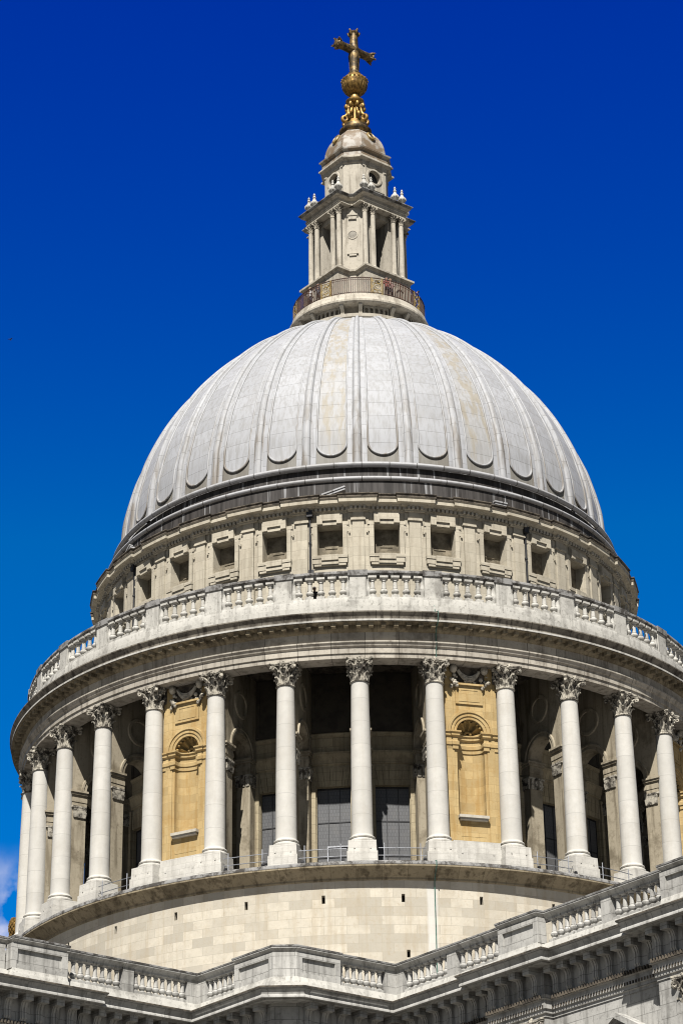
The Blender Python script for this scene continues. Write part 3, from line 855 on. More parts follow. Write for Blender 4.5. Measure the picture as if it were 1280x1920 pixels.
def dpt(a, s, d, x):
    """point at arc length s, d metres off the surface, x metres along the circle from angle a (in the frame of angle 0)"""
    r, h, nr, nh = at_s(s); r2 = r + nr * d; aa = a + x / max(r, .5)
    return (r2 * math.sin(aa), -r2 * math.cos(aa), h + nh * d)
mb = MB()
rows, uvs = [], []
for r, h in DP:
    rows.append([(r * math.sin(2 * math.pi * i / 256), -r * math.cos(2 * math.pi * i / 256), h) for i in range(256)])
mb.grid(rows, close=True)
mb.build('dome_shell', M_FOOT, DOME)
ss = lin(0.15, S[-1] - .3, 70)
def bayw(s): return at_s(s)[0] * DA
m = MB(); rows, uvs = [], []                                         # rib: flat band with a lead roll along its middle
for s in ss:
    b = bayw(s) / 3.14; row, uv = [], []
    xs = [(-.62, 0), (-.62, .075), (-.30, .075), (-.25, .10), (-.215, .20), (-.12, .27), (0, .295), (.12, .27), (.215, .20), (.25, .10), (.30, .075), (.62, .075), (.62, 0)]
    for x, d in xs:
        row.append(dpt(0, s, d * (.45 + .55 * b), x * b)); uv.append((x + 5, s))
    rows.append(row); uvs.append(uv)
m.grid(rows, uv=uvs); ribe = m.mesh('dome_rib', M_ROLL, 25)
m2 = MB(); rows, uvs = [], []                                        # lead cloak either side of the roll
for x0, x1 in ((-.60, -.31), (.31, .60)):
    rows, uvs = [], []
    for s in ss:
        b = bayw(s) / 3.14
        rows.append([dpt(0, s, .085, x0 * b), dpt(0, s, .095, (x0 + x1) / 2 * b), dpt(0, s, .085, x1 * b)]); uvs.append([(x0 + 5, s), (x0 + 5.1, s), (x1 + 5, s)])
    m2.grid(rows, uv=uvs)
cloak = m2.mesh('rib_cloak', M_LEAD, 25)
S0 = 1.0                                                             # foot of the rounded panels
half = .92
def panel_meshes():
    m = MB(); rows, uvs = [], []
    sv = [S0 + half * (1 - math.cos(math.pi / 2 * i / 10)) for i in range(11)] + [s for s in ss if s > S0 + half + .1]
    for s in sv:
        b = bayw(s) / 3.14
        e = math.sqrt(max(half ** 2 - (S0 + half - s) ** 2, 0)) if s < S0 + half else half
        rows.append([dpt(0, s, .035, x * e * b) for x in (-1, -.5, 0, .5, 1)]); uvs.append([(x * e + 5, s) for x in (-1, -.5, 0, .5, 1)])
    m.grid(rows, uv=uvs)
    t = MB(); left = []
    for s in sv:
        b = bayw(s) / 3.14
        e = math.sqrt(max(half ** 2 - (S0 + half - s) ** 2, 0)) if s < S0 + half else half
        left.append((s, e * b))
    pts = [dpt(0, s, .055, -x) for s, x in reversed(left)] + [dpt(0, s, .055, x) for s, x in left[1:]]
    n = len(left) - 1; rads = [.04 + .034 * min(1, (i / n) * 1.2) for i in range(len(left))]
    t.tube(pts, rads + rads[::-1][1:], 7)
    return m, t
pa, tu = panel_meshes()
pme_a, pme_b = pa.mesh('dome_panel', M_LEAD, 25), pa.mesh('dome_panel', M_LEADY, 25)
tue = tu.mesh('panel_rim', M_ROLL, 60)
for k in range(-16, 16):
    M = Matrix.Rotation(AK(k + .5), 4, 'Z')
    o = place(pme_b if k in (-1, 2, 9, -8) else pme_a, 'dome_panel', DOME, M)
    place(tue, 'panel_rim', o)
    rb = place(ribe, 'dome_rib', DOME, Matrix.Rotation(AK(k), 4, 'Z'))
    place(cloak, 'rib_cloak', rb)

# ---- golden gallery
mb = MB()
mb.ring([(4.15, 87.2), (4.5, 87.6), (4.62, 87.72), (4.64, 87.95), (4.5, 88.0), (4.12, 88.02), (4.12, 88.66), (4.5, 88.68), (4.86, 88.70), (4.95, 88.78), (4.95, 88.92), (4.86, 89.0), (4.82, 89.2), (4.74, 89.45), (3.0, 89.5)], 128)
gal = mb.build('golden_gallery', M_LANT, DOME)
bm_ = MB(); bm_.prism([(0, 0), (-.14, 0), (-.22, .3), (-.46, .56), (-.46, .665), (0, .665)], -.13, .13, Matrix(((0, 0, 1, 0), (1, 0, 0, 0), (0, 1, 0, 0), (0, 0, 0, 1))))
bre = bm_.mesh('bracket', M_PALE)
AD = R(38.5) - math.pi / 4                                           # direction of the lantern's corner facing us
na = MB()
na.holepanel(-.176, .176, 0, .66, 0, .115, lambda x: .04, lambda x: .42 + math.sqrt(max(.013225 - x * x, 0)), 0, .22, None, 8)
nae = na.mesh('blind_niche', M_LANT)
for i in range(8):
    c = AD + i * math.pi / 4
    for s_ in (-1, 1):
        place(bre, 'bracket', gal, PF(4.30, c + s_ * R(8.0), 88.01))
    for j in range(5):
        place(nae, 'blind_niche', gal, PF(4.42, c + math.pi / 8 + (j - 2) * R(4.58), 88.01))
rl = MB(); RR = 4.6
for z, q in ((89.62, .028), (90.78, .038), (90.62, .018)):
    rl.ring([(RR + q * math.cos(t), z + q * math.sin(t)) for t in [2 * math.pi * i / 6 for i in range(7)]], 128)
gold_at = [AD - R(22.5) + i * R(45) for i in range(8)]
for i in range(192):
    a = 2 * math.pi * i / 192 + AD
    if min(abs((a - g_ + math.pi) % (2 * math.pi) - math.pi) for g_ in gold_at) < R(5.2): continue
    rl.box(-.024, .024, -.024, .024, 89.5, 90.78, PF(RR, a))
    if i % 12 == 0: rl.box(-.035, .035, -.035, .035, 89.45, 90.85, PF(RR, a))
rlo = rl.build('gallery_railing', M_IRON, DOME)
gp = MB()
for x in (-.4, -.33, .33, .4): gp.box(x - .02, x + .02, -.02, .02, 0, 1.3)
for cx, cz, q in ((0, .62, .26), (-.16, .25, .13), (.16, .25, .13), (-.16, 1.0, .13), (.16, 1.0, .13), (0, .62, .12)):
    gp.tube([(cx + q * math.cos(t), 0, cz + q * math.sin(t)) for t in lin(0, 2 * math.pi * .97, 14)], .028, 5)
gpe = gp.mesh('scroll_panel', M_GOLDP)
for a in gold_at: place(gpe, 'scroll_panel', rlo, PF(RR, a, 89.5))

# ---- lantern
LF = Matrix.Rotation(R(38.5), 4, 'Z')
def crossplan(e, w, p):
    pts = []
    for i in range(4):
        c, s_ = round(math.cos(i * math.pi / 2)), round(math.sin(i * math.pi / 2))
        for x, y in ((-w, -e), (w, -e), (w, -p), (p, -w)):
            pts.append((x * c - y * s_, x * s_ + y * c))
    cl = [pts[0]]
    for p_ in pts[1:]:
        if math.hypot(p_[0] - cl[-1][0], p_[1] - cl[-1][1]) > .02: cl.append(p_)
    return cl
lb = MB()
ped = crossplan(3.36, 1.98, 2.36)
lb.sweep(ped, [(.10, 89.5), (.10, 89.9), (0, 90.0), (0, 90.55), (-.001, 91.95), (.06, 92.0), (.09, 92.08), (.2, 92.12), (.2, 92.26), (.05, 92.34), (-.02, 92.36), (-3, 92.4)], closed=True, M=LF)
Q = [LF @ Matrix.Rotation(i * math.pi / 2, 4, 'Z') for i in range(4)]
for M in Q:                                                          # arched heads on the pedestal faces
    for cx in (-1.0, 1.0):
        lb.archmould(cx, 90.95, [(.30, -3.36), (.30, -3.42), (.40, -3.42), (.42, -3.36)], n=12, M=M)
        lb.box(cx - .45, cx - .3, -3.42, -3.36, 90.0, 90.95, M); lb.box(cx + .3, cx + .45, -3.42, -3.36, 90.0, 90.95, M)
lant = lb.build('lantern', M_LANT, DOME, ang=30)
lb = MB()
for M in Q:                                                          # walls of the open storey with a deep opening on each side
    f3 = lambda u, d, z, M=M: tuple(M @ Vector((u, -2.55 + d, z)))
    lb.gridwall(f3, [-1.5, 1.5], [92.38, 97.6], [(-.72, .72, 92.9, 97.1)], 1.3)
    lb.box(-.9, .9, -2.7, -2.4, 92.72, 92.9, M)
    D = M @ Matrix.Rotation(math.pi / 4, 4, 'Z')
    lb.box(-.72, .72, -2.9, -2.3, 92.38, 97.55, D)
    lb.box(-.72, -.46, -2.96, -2.3, 92.39, 97.5, D); lb.box(.46, .72, -2.96, -2.3, 92.39, 97.5, D)
    lb.box(-.46, .46, -2.95, -2.3, 92.385, 92.9, D); lb.box(-.46, .46, -2.95, -2.3, 96.75, 97.5, D)
    lb.box(-.40, .40, -3.0, -2.3, 96.86, 96.96, D); lb.box(-.28, .28, -3.0, -2.85, 96.55, 96.75, D)
    lb.box(-.40, .40, -3.0, -2.85, 93.7, 93.78, D); lb.box(-.26, .26, -2.98, -2.85, 93.56, 93.7, D)
    lb.archmould(0, 95.3, [(.30, -2.9), (.30, -2.94), (.36, -2.94), (.38, -2.9)], 0, 2 * math.pi, 24, D)
    lb.box(-1.5, -1.3, -2.55, -1.4, 92.38, 97.55, M); lb.box(1.3, 1.5, -2.55, -1.4, 92.38, 97.55, M)
lb.build('lantern_wall', M_LANT, lant, ang=30)
M_DGLASS = simple('dark_window_glass', (.035, .037, .042), .25, 0, (.02, .02, .022), 2)
dk = MB(); dk.box(-.8, .8, -1.3, -1.22, 92.7, 97.3)
for x in (-.36, 0, .36): dk.box(x - .02, x + .02, -1.33, -1.3, 92.9, 97.1)
for z in (94, 95, 96): dk.box(-.72, .72, -1.325, -1.3, z - .02, z + .02)
dke = dk.mesh('lantern_window', M_DGLASS)
for M in Q: place(dke, 'lantern_window', lant, M)
od = MB(); od.lathe([(.29, 0), (.001, .02)], 20, Matrix.Rotation(math.pi / 2, 4, 'X'))
ode = od.mesh('oval_tablet', simple('grey_tablet', (.27, .25, .21), .9))
for M in Q: place(ode, 'oval_tablet', lant, M @ Matrix.Rotation(math.pi / 4, 4, 'Z') @ Matrix.Translation((0, -2.915, 95.3)))
lc = MB(); lc.box(-.27, .27, -.27, .27, 0, .14); lc.lathe([(.25, .14), (.26, .2), (.2, .28), (.195, .32), (.192, 2), (.165, 4.5)], 16)
lce = lc.mesh('lantern_column', M_LANT)
lk = capital(.165, .56, .26, sooty('lantern_capital_stone', (.52, .47, .38), 3.0, .8), 'lantern_capital')
for M in Q:
    for x in (-1.62, -.92, .92, 1.62):
        place(lce, 'lantern_column', lant, M @ Matrix.Translation((x, -2.92, 92.39)))
        place(lk, 'lantern_capital', lant, M @ Matrix.Translation((x, -2.92, 96.92)))
lb = MB()
ent = crossplan(3.14, 1.84, 2.28)
lb.sweep(ent, [(-.55, 97.6), (-.55, 97.49), (-.02, 97.49), (0, 97.5), (0, 97.66), (.04, 97.67), (.04, 97.8), (.08, 97.84), (.0, 97.88), (.0, 98.08), (.06, 98.1), (.12, 98.16), (.30, 98.2), (.30, 98.3)], closed=True, M=LF)
lb.build('lantern_entablature', M_LANT, lant, ang=30)
lb = MB(); lb.sweep(ent, [(.30, 98.27), (.33, 98.27), (.42, 98.38), (.42, 98.44), (.2, 98.5), (-.6, 98.6), (-2, 98.62)], closed=True, M=LF)
lb.build('lantern_cornice', M_GREYCAP, lant, ang=30)
lb = MB()
for M in Q: lb.box(-2.2, 2.2, -3.1, -1.6, 97.55, 97.62, M)
lb.build('lantern_soffit', M_LANT, lant)
ur = MB()
ur.box(-.2, .2, -.2, .2, 0, .2)
ur.lathe([(.14, .2), (.10, .3), (.12, .36), (.26, .5), (.30, .62), (.27, .72), (.16, .84), (.10, .98), (.085, 1.05), (.13, 1.10), (.10, 1.16), (.07, 1.24), (.10, 1.32), (.05, 1.42), (.01, 1.5)], 14)
for i in range(10):
    ur.ball((.275 * math.cos(i * math.pi / 5), .275 * math.sin(i * math.pi / 5), .60), .055, None, 6, 1.6)
ure = ur.mesh('urn', M_BAL)
for M in Q:
    for x in (-1.72, -1.08, 1.08, 1.72): place(ure, 'urn', lant, M @ Matrix.Translation((x, -3.0, 98.5)))
# upper stage with round windows
lb = MB()
for M in Q:
    lb.holepanel(-1.06, 1.06, 98.5, 101.9, 0, .52, lambda x: 100.85 - math.sqrt(max(.2704 - x * x, 0)) * 1.1, lambda x: 100.85 + math.sqrt(max(.2704 - x * x, 0)) * 1.1, -2.05, -1.6, M, 18)
    lb.archmould(0, 100.85, [(.53, -2.05), (.54, -2.12), (.66, -2.12), (.69, -2.05)], 0, 2 * math.pi, 28, M)
    for x0, x1, z0, z1 in ((-.86, .86, 101.62, 101.75), (-.86, .86, 99.75, 99.87), (-.86, -.76, 99.87, 101.62), (.76, .86, 99.87, 101.62)): lb.box(x0, x1, -2.10, -2.0, z0, z1, M)
    for x in (-.95, .95): lb.box(x - .10, x + .10, -2.11, -2.0, 101.5, 101.75, M)
    D = M @ Matrix.Rotation(math.pi / 4, 4, 'Z')
    lb.box(-.70, .70, -2.18, -1.5, 98.5, 101.9, D); lb.box(-.8, .8, -2.26, -1.5, 98.5, 98.85, D)
lb.build('lantern_upper_stage', M_LANT, lant, ang=30)
oc = MB(); oc.box(-.6, .6, -1.72, -1.66, 100.2, 101.5); oce = oc.mesh('round_window', M_DGLASS)
for M in Q: place(oce, 'round_window', lant, M)
up_ = crossplan(2.07, 1.08, 2.05)
lb = MB(); lb.sweep(up_, [(-.05, 101.7), (.04, 101.8), (.04, 101.95), (.10, 102.0), (.30, 102.08), (.30, 102.2), (.2, 102.3), (.12, 102.32)], closed=True, M=LF)
lb.build('upper_cornice', M_LANT, lant, ang=30)
lb = MB(); lb.sweep(up_, [(.12, 102.3), (.10, 102.6), (.10, 102.75), (.16, 102.82), (.26, 102.86), (.28, 102.98), (.05, 103.05), (-.02, 103.1)], closed=True, M=LF)
lb.build('cupola_base', M_TLEAD, lant, ang=30)
cu = MB(); rows = []
for t in range(15):
    q = t / 14; q = math.sin(q * math.pi / 2); sc = math.sqrt(1 - (q * .89) ** 2)
    h = 103.08 + 2.35 * q
    pts = []
    P0 = crossplan(2.05 * sc, 1.07 * sc, 2.04 * sc)
    for i in range(len(P0)):
        a_, b_ = P0[i], P0[(i + 1) % len(P0)]
        for j in range(3): pts.append((a_[0] + (b_[0] - a_[0]) * j / 3, a_[1] + (b_[1] - a_[1]) * j / 3, h))
    rows.append(pts)
cu.grid(rows, LF, close=True)
cup = cu.build('cupola', M_TLEAD, DOME, ang=24)
dr = MB()
dr.grid([[(rr * math.cos(t) * .8, -yy, rr * math.sin(t) * 1.15) for t in lin(0, 2 * math.pi, 20)] for rr, yy in ((.40, -.1), (.40, .10), (.33, .16), (.26, .10), (.26, -.05))])
dre = dr.mesh('lucarne', M_GOLDP)
dr = MB(); dr.add([(.27 * .8 * math.cos(t), -.04, .27 * 1.15 * math.sin(t)) for t in lin(0, 2 * math.pi, 18)[:-1]], [tuple(range(18))])
doe = dr.mesh('lucarne_opening', M_DARK)
for M in Q:
    T = M @ Matrix.Translation((0, -1.74, 104.5)) @ Matrix.Rotation(R(-28), 4, 'X')
    place(dre, 'lucarne', cup, T); place(doe, 'lucarne_opening', cup, T)
gb = MB(); gb.lathe([(.95, 105.25), (.95, 105.45), (1.10, 105.55), (1.19, 105.68), (1.19, 105.84), (1.08, 105.95), (.92, 106.0), (.86, 106.1), (.84, 106.3)], 40)
gb.build('gilt_collar', M_TGOLD, DOME)
gb = MB(); gb.lathe([(.82, 106.28), (.82, 106.55), (.72, 106.62), (.30, 106.66), (.26, 108.15), (.45, 108.25), (.6, 108.3), (.68, 108.42), (.68, 108.54), (.55, 108.66), (.40, 108.78), (.36, 109.1)], 32)
ped_g = gb.build('gilt_pedestal', M_GOLD, DOME)
sc_ = MB()
pts = []
for i in range(11):
    t = i / 10 * 2 * math.pi * .95; q = .21
    pts.append((0, -(.78 + q * math.sin(t) * .9), 106.88 + q * math.cos(t)) if i else (0, -.78, 107.08))
pts = pts[::-1] + [(0, -.62, 107.25), (0, -.52, 107.5), (0, -.5, 107.75)]
for i in range(8):
    t = i / 7 * 2 * math.pi * .85; q = .14
    pts.append((0, -(.52 + q * .3 + q * math.sin(t)), 107.98 + q * math.cos(t)))
sc_.tube(pts, [.14] * len(pts), 8)
sce = sc_.mesh('scroll', M_GOLD, 60)
for i in range(8): place(sce, 'scroll', ped_g, Matrix.Rotation(AD + math.pi / 8 + i * math.pi / 4, 4, 'Z'))
bl = MB(); prof = []
for i in range(25):
    t = -math.pi / 2 + math.pi * i / 24; r = .94
    e = .045 if .12 < t < .42 else (-.02 if -.02 < t < .12 else 0)
    prof.append((max((r + e) * math.cos(t), .001), 110.03 + (r + e) * math.sin(t)))
bl.lathe(prof, 36, caps=False)
for i in range(20): bl.ball((.94 * math.sin(i * math.pi / 10), -.94 * math.cos(i * math.pi / 10), 110.28), .10, None, 6)
for i in range(24):
    a = i * math.pi / 12
    bl.tube([(.945 * math.cos(t) * math.sin(a), -.945 * math.cos(t) * math.cos(a), 110.03 + .945 * math.sin(t)) for t in lin(-1.25, -.05, 8)], .025, 4)
bl.build('gilt_ball', M_GOLD, DOME)
cs = MB()
CM = Matrix.Rotation(R(38.5), 4, 'Z')
CX = 113.1
cs.lathe([(.46, 110.85), (.48, 111.0), (.38, 111.08), (.34, 111.25), (.36, 111.9), (.40, 112.4), (.42, 112.7), (.38, 112.9), (.40, CX), (.33, 113.5), (.31, 114.2), (.31, 114.75)], 12)
cs.ball((0, 0, CX), .42, None, 12)
for s_ in (-1, 1):
    cs.lathe([(.40, 0), (.33, .4), (.31, .9), (.33, 1.3), (.36, 1.55)], 12, CM @ Matrix.Translation((0, 0, CX)) @ Matrix.Rotation(s_ * math.pi / 2, 4, 'Y'))
for i in range(6):
    a = i * math.pi / 3
    cs.tube([(.30 * math.cos(a), .30 * math.sin(a), 111.3), (.33 * math.cos(a), .33 * math.sin(a), 112.0), (.39 * math.cos(a), .39 * math.sin(a), 112.6)], .06, 5)
cro = cs.build('cross', M_TGOLD, DOME)
tp = MB()                                                            # leafy ends of the arms
tp.lathe([(.33, -.12), (.40, 0), (.3, .1), (.14, .14)], 10)
for i in range(5):
    a = i * math.pi * 2 / 5 + .3
    c, s_ = math.cos(a), math.sin(a)
    tp.tube([(.28 * c, .28 * s_, -.24), (.38 * c, .38 * s_, -.06), (.40 * c, .40 * s_, .08), (.47 * c, .47 * s_, .10), (.48 * c, .48 * s_, .02)], [.09, .11, .11, .09, .05], 6)
tpe = tp.mesh('leafy_tip', simple('dark_gilding', (.20, .135, .055), .55, .6, (.05, .035, .022), 5))
place(tpe, 'leafy_tip', cro, Matrix.Translation((0, 0, 114.68)))
for s_ in (-1, 1): place(tpe, 'leafy_tip', cro, CM @ Matrix.Translation((s_ * 1.58, 0, CX)) @ Matrix.Rotation(s_ * math.pi / 2, 4, 'Y'))
# lightning conductor tape running down the stone
a9 = AK(1) + .002
cb = MB()
cb.tube([(r * math.sin(a9), -r * math.cos(a9), h) for r, h in ((21.9, 58.7), (22.05, 58.25), (22.87, 57.95), (22.88, 57.85), (22.74, 57.45), (22.70, 57.34), (22.2, 57.2), (22.05, 56.9), (22.05, 56.4), (22.25, 56.3), (22.06, 56.0), (21.98, 55.45))], .03, 5)
a8 = AK(1) - .02
cb.tube([(r * math.sin(a8), -r * math.cos(a8), h) for r, h in ((22.4, 43.44), (22.7, 43.35), (22.70, 43.05), (22.5, 42.95), (22.0, 42.45), (21.94, 42.2), (21.94, 30))], .03, 5)
cb.build('lightning_conductor', M_VERD, DOME)

# ============================================================ the wing in front with its parapet
WING = thing('parapet_wing', 'grey stone church wall with a zigzag balustrade parapet across the foreground', 'church wing', (0, -41, 0))
INV = Matrix.Translation((0, 41, 0))
def wbuild(m, name, mat, parent=None, ang=38):
    return place(m.mesh(name, mat, ang), name, parent or WING, INV if parent is None else None)
V2 = lambda x, y: Vector((x, y))
re1, c0, c1, re2 = V2(-8.06, -38.32), V2(-4.41, -42.87), V2(-3.47, -42.98), V2(1.10, -39.37)
b0 = V2(-4.62, -42.55)
dA = V2(math.cos(R(39.3)), math.sin(R(39.3)))                        # going right, away from us
nrm = lambda d: V2(d.y, -d.x)
dB = V2(math.cos(R(-48.5)), math.sin(R(-48.5))); dC = (re2 - c1).normalized()
dD = V2(math.cos(R(-51.6)), math.sin(R(-51.6)))
PB, PC = .28, .12
LB = (c0 - re1).dot(dB) + .2; c1 = c1 - nrm(dC) * PC; dC = (re2 - c1).normalized(); LC = (re2 - c1).length
def pt(o, d, s, out=0.0):
    q = o + d * s + nrm(d) * out; return (q.x, q.y)
PJ = .42
def plan(pj):
    p = [pt(re1, dA, -60), pt(re1, dA, -10.2), pt(re1, dA, -10.2, pj), pt(re1, dA, -7.22, pj), pt(re1, dA, -7.22), tuple(re1)]
    p += [pt(re1, dB, 2.95), pt(re1, dB, 2.95, PB), pt(re1, dB, LB - .25, PB)]
    p += [pt(c1, dC, .25, PC), pt(c1, dC, LC - 3.08, PC), pt(c1, dC, LC - 3.08), tuple(re2)]
    p += [pt(re2, dD, 7.5), pt(re2, dD, 7.5, pj), pt(re2, dD, 10.2, pj), pt(re2, dD, 10.2), pt(re2, dD, 17.62), pt(re2, dD, 17.62, pj), pt(re2, dD, 70, pj)]
    return p
def plan_c(pj):                                                      # cornice: breaks a little wider than the pedestals
    p = [pt(re1, dA, -60), pt(re1, dA, -10.8), pt(re1, dA, -10.8, pj), pt(re1, dA, -6.8, pj), pt(re1, dA, -6.8), tuple(re1)]
    p += [pt(re1, dB, LB - .25, .26), pt(c1, dC, .25, .10), tuple(re2)]
    p += [pt(re2, dD, 6.9), pt(re2, dD, 6.9, pj), pt(re2, dD, 10.5, pj), pt(re2, dD, 10.5), pt(re2, dD, 17.1), pt(re2, dD, 17.1, pj), pt(re2, dD, 70, pj)]
    return p
P1 = plan(PJ)
m = MB(); m.sweep(P1, [(-.6, 32.66), (-.14, 32.66), (-.12, 32.72), (-.05, 32.78), (.0, 32.83), (.0, 32.90), (-.05, 32.95)]); railw = wbuild(m, 'parapet_rail', M_WING)
m = MB(); m.sweep(P1, [(-.02, 32.89), (.02, 32.89), (.02, 32.96), (-.06, 33.0), (-.6, 33.01), (-.6, 32.64)]); wbuild(m, 'rail_capping', M_GREYCAP)
m = MB(); m.sweep(P1, [(.0, 30.6), (.0, 31.3), (-.04, 31.36), (-.06, 31.5), (-.08, 31.54), (-.6, 31.54), (-.6, 30.6)]); wbuild(m, 'parapet_plinth', M_BAL)
P2 = plan_c(.42)
m = MB(); m.sweep(P2, [(.40, 30.30), (.70, 30.30), (.70, 30.36), (.90, 30.36), (.90, 30.44), (.86, 30.5), (.88, 30.6), (.95, 30.72), (1.02, 30.78), (1.02, 30.84), (.9, 30.88), (-.1, 30.95)]); wbuild(m, 'wing_cornice', M_WING)
m = MB(); m.sweep(P2, [(.90, 30.79), (1.028, 30.79), (1.028, 30.85), (.9, 30.89)]); wbuild(m, 'cornice_capping', M_SOOT_SHADE)
m = MB(); m.sweep(P2, [(.02, 28.95), (.02, 30.3), (.42, 30.3)]); wbuild(m, 'frieze', M_WING)
m = MB(); m.sweep(P2, [(-.06, 28.25), (-.06, 28.38), (0, 28.40), (0, 28.56), (.06, 28.58), (.06, 28.92), (.14, 28.96), (.17, 29.1), (.17, 29.14), (.02, 29.16)]); wbuild(m, 'architrave', M_WING)
m = MB(); m.sweep(P2, [(-.10, 0), (-.10, 28.26)]); wbuild(m, 'wing_wall', M_WING)
# carved strips of leaf and dart on the architrave, consoles and blocks in the frieze
em = MB()
def along(o, d, s0, s1, step, out):
    n = max(1, int(round((s1 - s0) / step)))
    ang = math.atan2(d.y, d.x)
    for i in range(n):
        s = s0 + (s1 - s0) * (i + .5) / n
        x, y = pt(o, d, s, out)
        yield Matrix.Translation((x, y, 0)) @ Matrix.Rotation(ang, 4, 'Z')
SEG = [(re1, dA, -14, -10.8, 0), (re1, dA, -10.8, -6.8, .42), (re1, dA, -6.8, -.1, 0), (re1, dB, .1, LB - .3, .13), (c1, dC, .3, LC - .1, .05),
       (re2, dD, .1, 6.9, 0), (re2, dD, 6.9, 10.5, .42), (re2, dD, 10.5, 17.1, 0), (re2, dD, 17.1, 24, .42)]
for o, d, a, b, out in SEG:
    for M in along(o, d, a, b, .17, out):
        em.box(-.05, .05, -.25, -.1, 28.97, 29.13, M, tx=.02)
        em.box(-.03, .03, -.10, -.0, 28.60, 28.72, M)
em.sweep(P2, [(.025, 28.965), (.085, 28.965), (.12, 28.985), (.12, 29.12), (.025, 29.135)]); em.sweep(P2, [(.005, 28.585), (.03, 28.585), (.03, 28.73), (.005, 28.73)])
wbuild(em, 'carved_moulding', M_SOOT_SHADE, ang=0)
cn = MB()                                                            # S-shaped console
prf = [(0, 0), (-.10, .02), (-.16, .14), (-.14, .34), (-.13, .55), (-.18, .72), (-.27, .86), (-.30, .98), (-.26, 1.06), (0, 1.1)]
YZ = Matrix(((0, 0, 1, 0), (1, 0, 0, 0), (0, 1, 0, 0), (0, 0, 0, 1)))
cn.prism(prf, -.17, .17, Matrix.Translation((0, -.02, 29.18)) @ YZ)
for x in (-.07, .07):
    cn.prism([(y - .03 if 0 < i < 9 else y, z) for i, (y, z) in enumerate(prf)], x - .035, x + .035, Matrix.Translation((0, -.02, 29.18)) @ YZ)
cne = cn.mesh('console', M_WING, 30)
bx = MB(); bx.box(-.2, .2, -.62, -.02, 30.02, 30.298); bxe = bx.mesh('modillion', M_WING)
for o, d, a, b, out in SEG:
    for M in along(o, d, a, b, .88, out):
        c = place(cne, 'console', WING, INV @ M); place(bxe, 'modillion', c)
# balusters, piers, pedestals
wb = baluster_mesh(1.125, 'baluster', M_WING, .18)
def balusters(o, d, s0, s1, n, out=-.33):
    ang = math.atan2(d.y, d.x)
    for i in range(n):
        x, y = pt(o, d, s0 + (s1 - s0) * (i + .5) / n, out)
        place(wb, 'baluster', railw, Matrix.Translation((x, y, 31.54)) @ Matrix.Rotation(ang, 4, 'Z'))
def pier(o, d, s0, s1, out=-.14, inn=-.5):
    m = MB(); ang = math.atan2(d.y, d.x); x, y = pt(o, d, (s0 + s1) / 2, 0); w = (s1 - s0) / 2
    M = Matrix.Translation((x, y, 0)) @ Matrix.Rotation(ang, 4, 'Z')
    m.box(-w, w, -out, -inn, 31.542, 32.658, M)
    wbuild(m, 'parapet_pier', M_WING, ang=0)
def pedestal(o, d, s0, s1, out):
    m = MB(); ang = math.atan2(d.y, d.x); x, y = pt(o, d, (s0 + s1) / 2, out); w = (s1 - s0) / 2
    M = Matrix.Translation((x, y, 0)) @ Matrix.Rotation(ang, 4, 'Z')
    m.box(-w, w, .20, .6, 31.54, 32.66, M)
    for x0, x1, z0, z1 in ((-w, w, 32.44, 32.66), (-w, w, 31.54, 31.76), (-w, -w + .3, 31.76, 32.44), (w - .3, w, 31.76, 32.44)): m.box(x0, x1, .10, .198, z0, z1, M)
    wbuild(m, 'pedestal', M_WING, ang=0)
pedestal(re1, dA, -10.17, -7.26, PJ); pedestal(re1, dA, -60, -10.25, 0)
balusters(re1, dA, -7.15, -4.05, 8); pier(re1, dA, -4.0, -3.42); balusters(re1, dA, -3.38, -.42, 8); pier(re1, dA, -.42, .32, -.16, -.7)
pier(re1, dB, -.32, .42, -.162, -.7); balusters(re1, dB, .44, 2.95, 7); pedestal(re1, dB, 3.0, LB - .28, PB)
pedestal(c1, dC, .28, LC - 3.12, PC); balusters(c1, dC, LC - 3.05, LC - .5, 7); pier(c1, dC, LC - .45, LC + .32, -.16, -.7)
pier(re2, dD, -.32, .4, -.162, -.7); balusters(re2, dD, .42, 3.5, 7); pier(re2, dD, 3.52, 4.15); balusters(re2, dD, 4.2, 7.45, 7)
pedestal(re2, dD, 7.55, 10.15, PJ); balusters(re2, dD, 10.3, 13.6, 8); pier(re2, dD, 13.64, 14.24); balusters(re2, dD, 14.3, 17.55, 8); pedestal(re2, dD, 17.66, 26, PJ); pedestal(re2, dD, 26, 70, PJ)
m = MB(); q0, q1 = pt(re1, dB, LB - .28, PB - .11), pt(c1, dC, .28, PC - .11)
q2, q3 = pt(c1, dC, .28, -.7), pt(re1, dB, LB - .28, -.7)
m.prism([q0, q1, q2, q3], 31.54, 32.66); wbuild(m, 'corner_block', M_WING, ang=0)
# flat lead roof behind the parapet
m = MB(); m.add([(-60, -82, 30.7), (re1.x, re1.y + .4, 30.7), (b0.x, b0.y + .8, 30.7), (re2.x, re2.y + .4, 30.7), (44.2, -93.6, 30.7), (60, -80, 30.7), (60, -20, 30.7), (-60, -20, 30.7)], [(0, 1, 7), (1, 2, 3), (1, 3, 6, 7), (3, 4, 5, 6)])
wbuild(m, 'roof', M_CLEAD, ang=0)
